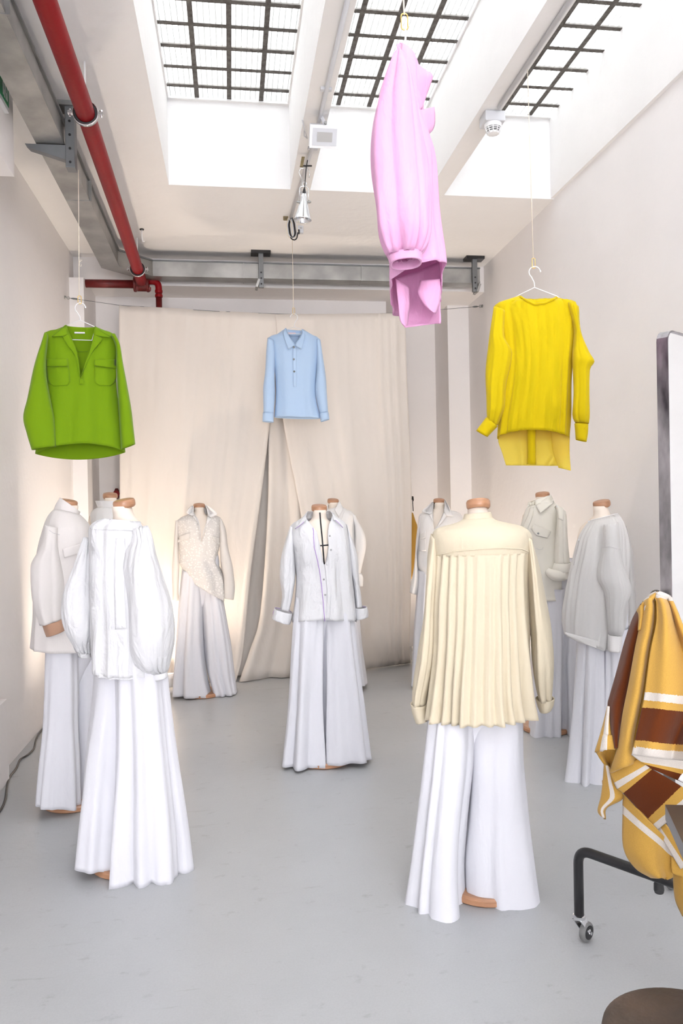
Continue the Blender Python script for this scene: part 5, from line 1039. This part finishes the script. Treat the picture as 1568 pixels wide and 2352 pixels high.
tube('sleeve', P, [((850, 380), (900, 400), .03), ((880, 560), (925, 560), .045), ((868, 690), (965, 690), .055), ((866, 745), (1004, 752), .06), ((868, 800), (968, 805), .05), ((864, 950), (974, 950), .055), ((858, 1080), (970, 1080), .05), ((880, 1135), (964, 1140), .036)], 'yellow', t, z=YZ, off=-.05, ridges=[(-.2, -.2, .1, -.003, -.01), (.3, .3, .12, .003, .01)], wob=.01)
yc = tube('cuff', P, [((880, 1140), (964, 1145), .038), ((885, 1200), (962, 1205), .038), ((888, 1240), (955, 1255), .036)], 'yellow', t, z=YZ, off=-.05, nz=8, thick=.004, wob=.003)
button((945, 1168), [yc], t, z=YZ, r=.006, m='yellow'); button((950, 1245), [yc], t, z=YZ, r=.006, m='yellow')
# pink, edge-on and nearest
P = Plane(940, 2.15)
h, c = None, None
t0 = thing('wire_hanger', 'white wire hanger inside the pink shirt, seen edge-on', 'hanger', P.pt(930, 110), 'white wire hangers')
pipe('hook', [P.pt(x, y) for x, y in ((926, 66), (929, 62), (931, 70), (931, 85), (930, 115))], .0028, 'white_metal', t0, n=8)
pipe('frame', [P.pt(930, 115, 0), P.pt(918, 128, -.19), P.pt(932, 160, -.17), P.pt(936, 160, .17), P.pt(934, 128, .19)], .0026, 'white_metal', t0, n=8, closed=True)
c = thing('hanging_cord', 'cord with brass link holding the pink shirt', 'cord', P.pt(928, 70), 'cords holding the hung shirts')
ptop = P.pt(926, -10); pipe('cord', [P.pt(928, 34), ptop, ptop+Vector((0, 0, ZG+0.006-ptop.z))], .0022, 'cord', c, n=6)
l0, l1 = P.pt(928, 31), P.pt(929, 69); m_ = (l0+l1)/2; hl = (l0-l1).length/2
pipe('snap_link', [m_+Vector((math.cos(a)*.0095, 0, (hl-.009)*(1 if math.sin(a) > 0 else -1)+math.sin(a)*.009)) for a in [2*math.pi*i/20 for i in range(20)]], .002, 'brass', c, n=6, closed=True)
t = thing('shirt', 'bubblegum pink shirt hanging edge-on with gathered balloon sleeve', 'shirt', P.pt(950, 750), GH)
o1 = tube('body', P, [((914, 116), (936, 128), .04), ((910, 160), (965, 190), .14), ((905, 230), (968, 250), .19), ((905, 320), (972, 322), .20), ((903, 400), (994, 405), .20), ((902, 500), (1005, 504), .20), ((902, 600), (1015, 604), .20), ((905, 672), (1014, 640), .20)], 'pink', t, ridges=rr(5, .004, .012, 3), wob=.008, nt_=90, hem=lambda u, s: (0 if s < 0 else -.03))
sheet('back_tail', P, [((912, 640), (1012, 600), .05, .05), ((915, 692), (1010, 690), .06, .06), ((919, 735), (1012, 738), .06, .02), ((931, 752), (1011, 741), .04, .0)], 'pink', t, nu=24, nv=16, bulge=-.05)
sheet('tail_fold', P, [((908, 640), (938, 660), -.05, -.02), ((914, 695), (940, 700), -.05, -.02), ((919, 735), (938, 720), -.05, -.0), ((930, 750), (934, 748), -.03, .0)], 'pink', t, nu=10, nv=14, bulge=.01)
sheet('tail_fold', P, [((965, 645), (1014, 640), -.02, .0), ((960, 670), (1010, 690), -.03, .0), ((975, 700), (1001, 718), -.03, -.01), ((990, 712), (1000, 719), -.02, -.01)], 'pink', t, nu=10, nv=14, bulge=.02)
s1 = tube('sleeve', P, [((910, 118), (922, 118), .02), ((899, 145), (935, 150), .05), ((886, 195), (949, 188), .075), ((872, 252), (957, 245), .085), ((863, 310), (965, 312), .09), ((859, 400), (976, 385), .095), ((862, 480), (987, 480), .095), ((866, 535), (987, 530), .085), ((877, 567), (978, 566), .065), ((893, 594), (965, 586), .045)], 'pink', t, off=-.24, pleat=lambda q: (15, .010*(sstep(.62, .96, q)+.25*sstep(.25, 0, q))), ridges=[(-.6, -.6, .2, .002, .012), (-.2, -.15, .12, -.004, -.012), (.2, .15, .2, .003, .008), (.62, .6, .1, -.002, -.010)], wob=.008, nt_=110)
tube('cuff', P, [((892, 590), (967, 582), .046), ((895, 600), (966, 594), .047), ((898, 610), (966, 603), .047)], 'pink', t, off=-.24, nz=6, nt_=48, thick=.005, wob=0)
button((963, 606), [s1], t, r=.005, m='pink')
sheet('collar', P, [((916, 113), (918, 112), -.19, -.19), ((924, 130), (939, 130), -.19, -.16), ((936, 158), (973, 158), -.19, -.12), ((944, 175), (993, 174), -.19, -.10), ((950, 200), (986, 199), -.19, -.11), ((956, 228), (976, 227), -.19, -.13), ((962, 251), (967, 250), -.19, -.16)], 'pink', t, nu=14, nv=24, bulge=.006, wob=.001)
sheet('collar_point', P, [((960, 254), (996, 246), -.17, -.10), ((960, 262), (998, 262), -.17, -.10), ((960, 280), (998, 280), -.17, -.10), ((962, 300), (992, 300), -.17, -.11), ((965, 312), (978, 312), -.17, -.13), ((967, 319), (969, 318), -.17, -.16)], 'pink', t, nu=12, nv=12, bulge=.015)

# ------------------------------------------------------------------ rolling mirror with blanket, table, stool
mr = thing('rolling_mirror', 'tall steel-framed mirror on black tube stand with casters', 'mirror', (1.45, 2.5, 0))
pA, pE = atZ(1327, 1950, 0.315), atZ(1568, 2036, 0.315); pA.z = pE.z = 0
fd = (pE-pA).normalized(); rd = ray(1528, 1300); rd.z = 0
kk = (pA.x*rd.y-pA.y*rd.x)/(fd.y*rd.x-fd.x*rd.y)
MO = pA+fd*kk
mn = fd; md = Vector((-fd.y, fd.x, 0))
zt, zb, mw, rad = atY(1516, 758, MO.y).z, 0.42, 0.58, 0.035
def mp_(s, z, n=0.0): return MO+md*s+mn*n+Vector((0, 0, z))
outl = []
for (cs, cz, a0) in ((rad, zb+rad, 180), (mw-rad, zb+rad, 270), (mw-rad, zt-rad, 0), (rad, zt-rad, 90)):
    outl += [(cs+rad*math.cos(R(a0+18*i)), cz+rad*math.sin(R(a0+18*i))) for i in range(6)]
V, F = [], []; n = len(outl); inn = [(rad+(s-rad)*1.0, z) for s, z in outl]
cs_, cz_ = mw/2, (zt+zb)/2
for s, z in outl:
    si, zi = cs_+(s-cs_)*(1-0.004/(mw/2)), cz_+(z-cz_)*(1-0.004/((zt-zb)/2))
    V += [mp_(s, z, -.018), mp_(s, z, .018), mp_(si, zi, .018), mp_(si, zi, -.018)]
for i in range(n):
    j = (i+1) % n
    for k in range(4): F.append((i*4+k, i*4+(k+1) % 4, j*4+(k+1) % 4, j*4+k))
mk('frame', V, F, 'steel', mr, smooth=False)
gi = [(cs_+(s-cs_)*.992, cz_+(z-cz_)*.997) for s, z in outl]
V = [mp_(s, z, .012) for s, z in gi]+[mp_(s, z, .006) for s, z in gi]
F = [tuple(range(n)), tuple(range(2*n-1, n-1, -1))]+[(i, (i+1) % n, n+(i+1) % n, n+i) for i in range(n)]
mk('glass', V, F, 'mirror', mr, smooth=False)
V = [mp_(s, z, .004) for s, z in gi]+[mp_(s, z, -.004) for s, z in gi]; mk('backing', V, F, 'black', mr, smooth=False)
def foot(s, tag_):
    a, b = MO+md*s-mn*0.30, MO+md*s+mn*0.30
    if tag_: a = pA.copy(); b = MO+(MO-a)
    zh = 0.315
    tb = pipe('foot_tube', rounded([a+Vector((0, 0, .085)), a+Vector((0, 0, zh)), b+Vector((0, 0, zh)), b+Vector((0, 0, .085))], 0.05, 8), 0.0165, 'black', mr, n=16)
    for q in (a, b):
        ca = bpy.data.objects.new('caster', None); col.objects.link(ca); ca.parent = mr; ca.location = q-LOC[mr.name]; LOC[ca.name] = Vector(q)
        w0 = q+Vector((0.022, -0.006, 0)); wa = Vector((0.55, -0.83, 0)).normalized(); wd = Vector((-wa.y, wa.x, 0))
        lathe('stem', [(.014, .075), (.021, .078), (.021, .088), (.016, .09), (.016, .10)], q, 'chrome', ca, n=16)
        lathe('tyre', [(.020, -.011), (.030, -.010), (.033, -.005), (.033, .005), (.030, .010), (.020, .011)], w0+Vector((0, 0, .033)), 'wheel_grey', ca, axis=wa, n=24)
        lathe('hub', [(.023, -.0125), (.023, .0125)], w0+Vector((0, 0, .033)), 'black', ca, axis=wa, n=20)
        for s_ in (-1, 1):
            off_ = wa*(.016*s_)
            v = [q+off_+Vector((0, 0, .078))-wd*.018, q+off_+Vector((0, 0, .078))+wd*.016, w0+off_+Vector((0, 0, .030))+wd*.006, w0+off_+Vector((0, 0, .030))-wd*.006]
            mk('fork_plate', v, [(0, 1, 2, 3)], 'chrome', ca, smooth=False, thick=.003)
        lathe('axle_bolt', [(.006, -.02), (.006, .02)], w0+Vector((0, 0, .033)), 'chrome', ca, axis=wa, n=10)
    return a, b
a_, b_ = foot(0.02, True); foot(mw-0.02, False)
for s in (0.02, mw-0.02):
    pipe('upright', [mp_(s, .315, 0), mp_(s, .43, 0)], .0135, 'black', mr, n=12)
kp = atY(1512, 1372, MO.y-0.03)
lathe('knob', [(.008, 0), (.008, .02), (.018, .024), (.021, .036), (.018, .046), (.004, .05)], mp_(.0, kp.z, -.02), 'black', mr, axis=(md*-1+mn*.2), n=18)
ep = atY(1512, 2030, 2.45); lathe('end_plug', [(.016, 0), (.017, .02), (.014, .03)], ep, 'rubber', mr, axis=(-.3, -.6, -.5), n=14)
# blanket
S1, S2 = Zm(1340, 1340, 6.535), Zm(1340, 1660, 4.9)
def q2(x, y): # S2 coords -> S1 coords
    p = S2(x, y); return ((p[0]-1340)*6.535, (p[1]-1340)*6.535)
P = Plane(1500, MO.y-0.10)
bl = thing('wool_blanket', 'ochre, rust and ivory striped wool blanket draped over mirror knob', 'blanket', P.pt(1480, 2030))
wt = dict(thick=.007, z=S1)
sheet('front_fold', P, [((1010, 172), (1312, 215), .03, .05, 0), ((1060, 215), (1340, 290), -.01, .03, .03), ((1100, 330), (1400, 430), -.03, .0, .08), ((1095, 600), (1500, 680), -.05, -.02, .20), ((1000, 1050), (1720, 1150), -.07, -.04, .38), ((920, 1640), (1860, 1740), -.08, -.05, .603), ((900, 1765), (1870, 1860), -.08, -.05, .651), ((878, 1870), (1880, 1965), -.08, -.05, .692), (q2(580, 205), q2(1250, 270), -.09, -.06, .905), (q2(560, 285), q2(1250, 350), -.09, -.06, .937), (q2(543, 362), q2(1250, 440), -.085, -.06, 1.0)],
      'wool_front', bl, nu=40, nv=60, bulge=.02, ridges=[(.35, .25, .16, .03, .02), (.72, .62, .12, -.03, -.035), (.95, .9, .1, .02, .03)], **wt)
sheet('middle_fold', P, [((912, 262), (1060, 190), .02, .02, 0), ((905, 400), (1100, 380), .0, .01, .06), ((835, 730), (1090, 650), .0, .0, .25), ((780, 1000), (1010, 1050), -.01, -.01, .4), ((690, 1500), (930, 1650), -.02, -.02, .65), ((600, 1950), (880, 1900), -.02, -.02, .8), (q2(390, 260), q2(590, 220), -.02, -.02, .9), (q2(300, 565), q2(640, 420), -.01, -.02, 1.0)],
      'wool_ochre', bl, nu=24, nv=50, bulge=.045, ridges=[(.75, .8, .12, -.025, -.02)], **wt)
sheet('top_stripe', P, [((912, 258), (1110, 128), .015, .012, 0), ((908, 330), (1060, 200), .008, -.012, .3), ((915, 420), (960, 350), -.004, -.012, .5)], 'wool_border', bl, nu=12, nv=10, bulge=.02, thick=.007, z=S1)
sheet('top_fold', P, [((905, 262), (1322, 228), .03, .05, 0), ((985, 185), (1290, 195), .02, .04, .1), ((1040, 150), (1220, 160), .02, .03, .2), ((1085, 132), (1140, 130), .02, .03, .3)], 'wool_top', bl, nu=20, nv=10, bulge=.03, thick=.007, z=S1)
sheet('side_fold', P, [((822, 378), (905, 262), .06, .02, 0), ((818, 400), (905, 420), .06, .01, .1), ((735, 560), (838, 740), .06, .02, .3), ((620, 900), (785, 1000), .06, .02, .5), ((500, 1350), (700, 1450), .06, .02, .7), ((400, 1700), (640, 1750), .05, .02, .8), ((372, 1860), (600, 1950), .04, .01, .88), ((440, 2340), (530, 2340), .0, .0, .96), (q2(345, 295), q2(392, 270), -.0, .0, 1)],
      'wool_brown', bl, nu=20, nv=46, bulge=.03, **wt)
sheet('side_gusset', P, [((812, 400), (905, 268), .05, .015, 0), ((814, 560), (895, 450), .05, .0, .5), ((825, 720), (850, 680), .03, .0, 1)], 'wool_ochre', bl, nu=10, nv=16, bulge=.035, thick=.007, z=S1)
sheet('side_edge', P, [((368, 1845), (378, 1850), .04, .035, 0), ((318, 2060), (392, 2080), .03, .02, .3), ((262, 2260), (430, 2300), .02, .0, .7), (q2(190, 150), q2(320, 150), .01, -.01, .8), (q2(135, 325), q2(346, 292), 0, -.02, 1)], 'wool_edge', bl, nu=16, nv=24, bulge=.02, jag=.006, **wt)
sheet('inner_fold', P, [(q2(138, 322), q2(365, 280), .03, .06, 0), (q2(190, 400), q2(350, 400), .05, .06, .4), (q2(285, 530), q2(315, 545), .05, .05, 1)], 'wool_ochre', bl, nu=12, nv=12, bulge=-.03, jag=.006, **wt)
sheet('diagonal_fold', P, [(q2(300, 560), q2(640, 400), -.0, -.03, 0), (q2(350, 675), q2(705, 470), -.01, -.04, .16), (q2(382, 742), q2(742, 500), -.01, -.04, .32), (q2(450, 790), q2(770, 520), -.01, -.04, .48), (q2(720, 1085), q2(1100, 715), -.03, -.05, .80), (q2(772, 1150), q2(1190, 800), -.03, -.05, .90), (q2(830, 1195), q2(1260, 870), -.03, -.05, 1)], 'wool_diag', bl, nu=24, nv=40, bulge=.012, **wt)
sheet('inner_border', P, [(q2(548, 360), q2(1300, 430), -.06, -.03, 0), (q2(640, 430), q2(1300, 560), -.05, -.02, .3), (q2(760, 510), q2(1300, 760), -.045, -.03, 1)], 'wool_inner', bl, nu=20, nv=10, **wt)
sheet('lower_fold', P, [(q2(455, 800), q2(1000, 1380), .02, .0, 0), (q2(446, 930), q2(1000, 1430), .02, 0, .25), (q2(446, 1030), q2(995, 1510), .01, 0, .42), (q2(455, 1400), q2(995, 1640), .0, .0, .8), (q2(580, 1620), q2(1000, 1720), .0, .01, .95), (q2(760, 1735), q2(940, 1755), .01, .01, 1)], 'wool_low', bl, nu=26, nv=36, bulge=.05, ridges=[(.85, .8, .12, 0, -.03)], **wt)
sheet('tip_fold', P, [(q2(240, 470), q2(280, 500), .04, .04, 0), (q2(225, 650), q2(365, 690), .04, .03, .35), (q2(203, 830), q2(440, 835), .04, .02, .7), (q2(168, 985), q2(250, 955), .03, .03, .9), (q2(200, 1045), q2(238, 1080), .03, .03, 1)], 'wool_tip', bl, nu=14, nv=24, bulge=.02, jag=.006, **wt)
sheet('border_fold', P, [(q2(832, 1205), q2(920, 1140), -.02, -.03, 0), (q2(960, 1420), q2(1060, 1330), -.02, -.03, .5), (q2(1090, 1640), q2(1230, 1570), -.02, -.03, 1)], 'wool_border', bl, nu=12, nv=20, **wt)
sheet('corner_fold', P, [(q2(985, 1500), q2(1150, 1640), -.015, -.01, 0), (q2(985, 1600), q2(1200, 1700), -.015, -.01, .5), (q2(995, 1695), q2(1200, 1740), -.015, -.01, 1)], 'wool_ochre', bl, nu=12, nv=12, jag=.006, **wt)
sheet('trailing_fold', P, [(q2(1015, 1700), q2(1250, 1740), .05, .05, 0), (q2(1022, 1860), q2(1280, 1860), .05, .05, .3), (q2(1045, 2010), q2(1320, 2010), .05, .05, .6), (q2(1118, 2175), q2(1340, 2200), .05, .05, 1)], 'wool_ochre', bl, nu=14, nv=18, bulge=.04, **wt)
sheet('care_label', P, [(q2(1090, 590), q2(1160, 520), -.07, -.07, 0), (q2(1060, 640), q2(1160, 690), -.07, -.07, 1)], 'label_white', bl, nu=4, nv=4, thick=.001, z=S1)
# table corner
tz = 0.74
c0 = atZ(1527, 1848, tz); cf = atZ(1568, 1849, tz); cn = atZ(1568, 1937, tz)
d1 = (cf-c0).normalized(); d2 = (cn-c0).normalized()
d2 = (d2-d1*d2.dot(d1)).normalized() if abs(d1.dot(d2)) > .6 else d2
tb = thing('side_table', 'dark tabletop corner with grey edge jutting in before the blanket', 'table', (c0.x+.4, c0.y-.1, 0))
th = 0.038; wA, wB = 0.55, 0.75
cr = [c0, c0+d1*wA, c0+d1*wA+d2*wB, c0+d2*wB]
V = [p+Vector((0, 0, -th)) for p in cr]+[p+Vector((0, 0, -.003)) for p in cr]
mk('edge_slab', V, [(3, 2, 1, 0), (4, 5, 6, 7), (0, 1, 5, 4), (1, 2, 6, 5), (2, 3, 7, 6), (3, 0, 4, 7)], 'table_edge', tb, smooth=False)
V = [p+Vector((0, 0, -.003)) for p in cr]+[p for p in cr]
mk('top', V, [(3, 2, 1, 0), (4, 5, 6, 7), (0, 1, 5, 4), (1, 2, 6, 5), (2, 3, 7, 6), (3, 0, 4, 7)], 'table_top', tb, smooth=False)
for i, j in ((.85, .12), (.85, .88), (.45, .88), (.45, .12)):
    q = c0+d1*(wA*i)+d2*(wB*j); box('leg', q.x-.02, q.x+.02, q.y-.02, q.y+.02, 0, tz-th, 'table_edge', tb)
# stool
sc = atZ(1583, 2380, 0.45); sr = 0.165
st = thing('round_stool', 'round stool with worn dark brown leather seat, bottom right corner', 'stool', (sc.x, sc.y, 0))
lathe('seat', [(sr*.93, -.04), (sr*.985, -.03), (sr, -.016), (sr*.985, -.004), (sr*.9, .004), (sr*.5, .006), (.01, .006)], (sc.x, sc.y, .45), 'seat_leather', st, n=56)
for k in range(4):
    a = R(45+90*k); pipe('leg', [(sc.x+.10*math.cos(a), sc.y+.10*math.sin(a), .41), (sc.x+.16*math.cos(a), sc.y+.16*math.sin(a), 0.0)], .013, 'wood', st, n=12)
pipe('foot_ring', arc((sc.x, sc.y, .16), .136, 0, 2*math.pi, (1, 0, 0), (0, 1, 0), 32)[:-1], .007, 'galv_dark', st, n=8, closed=True)
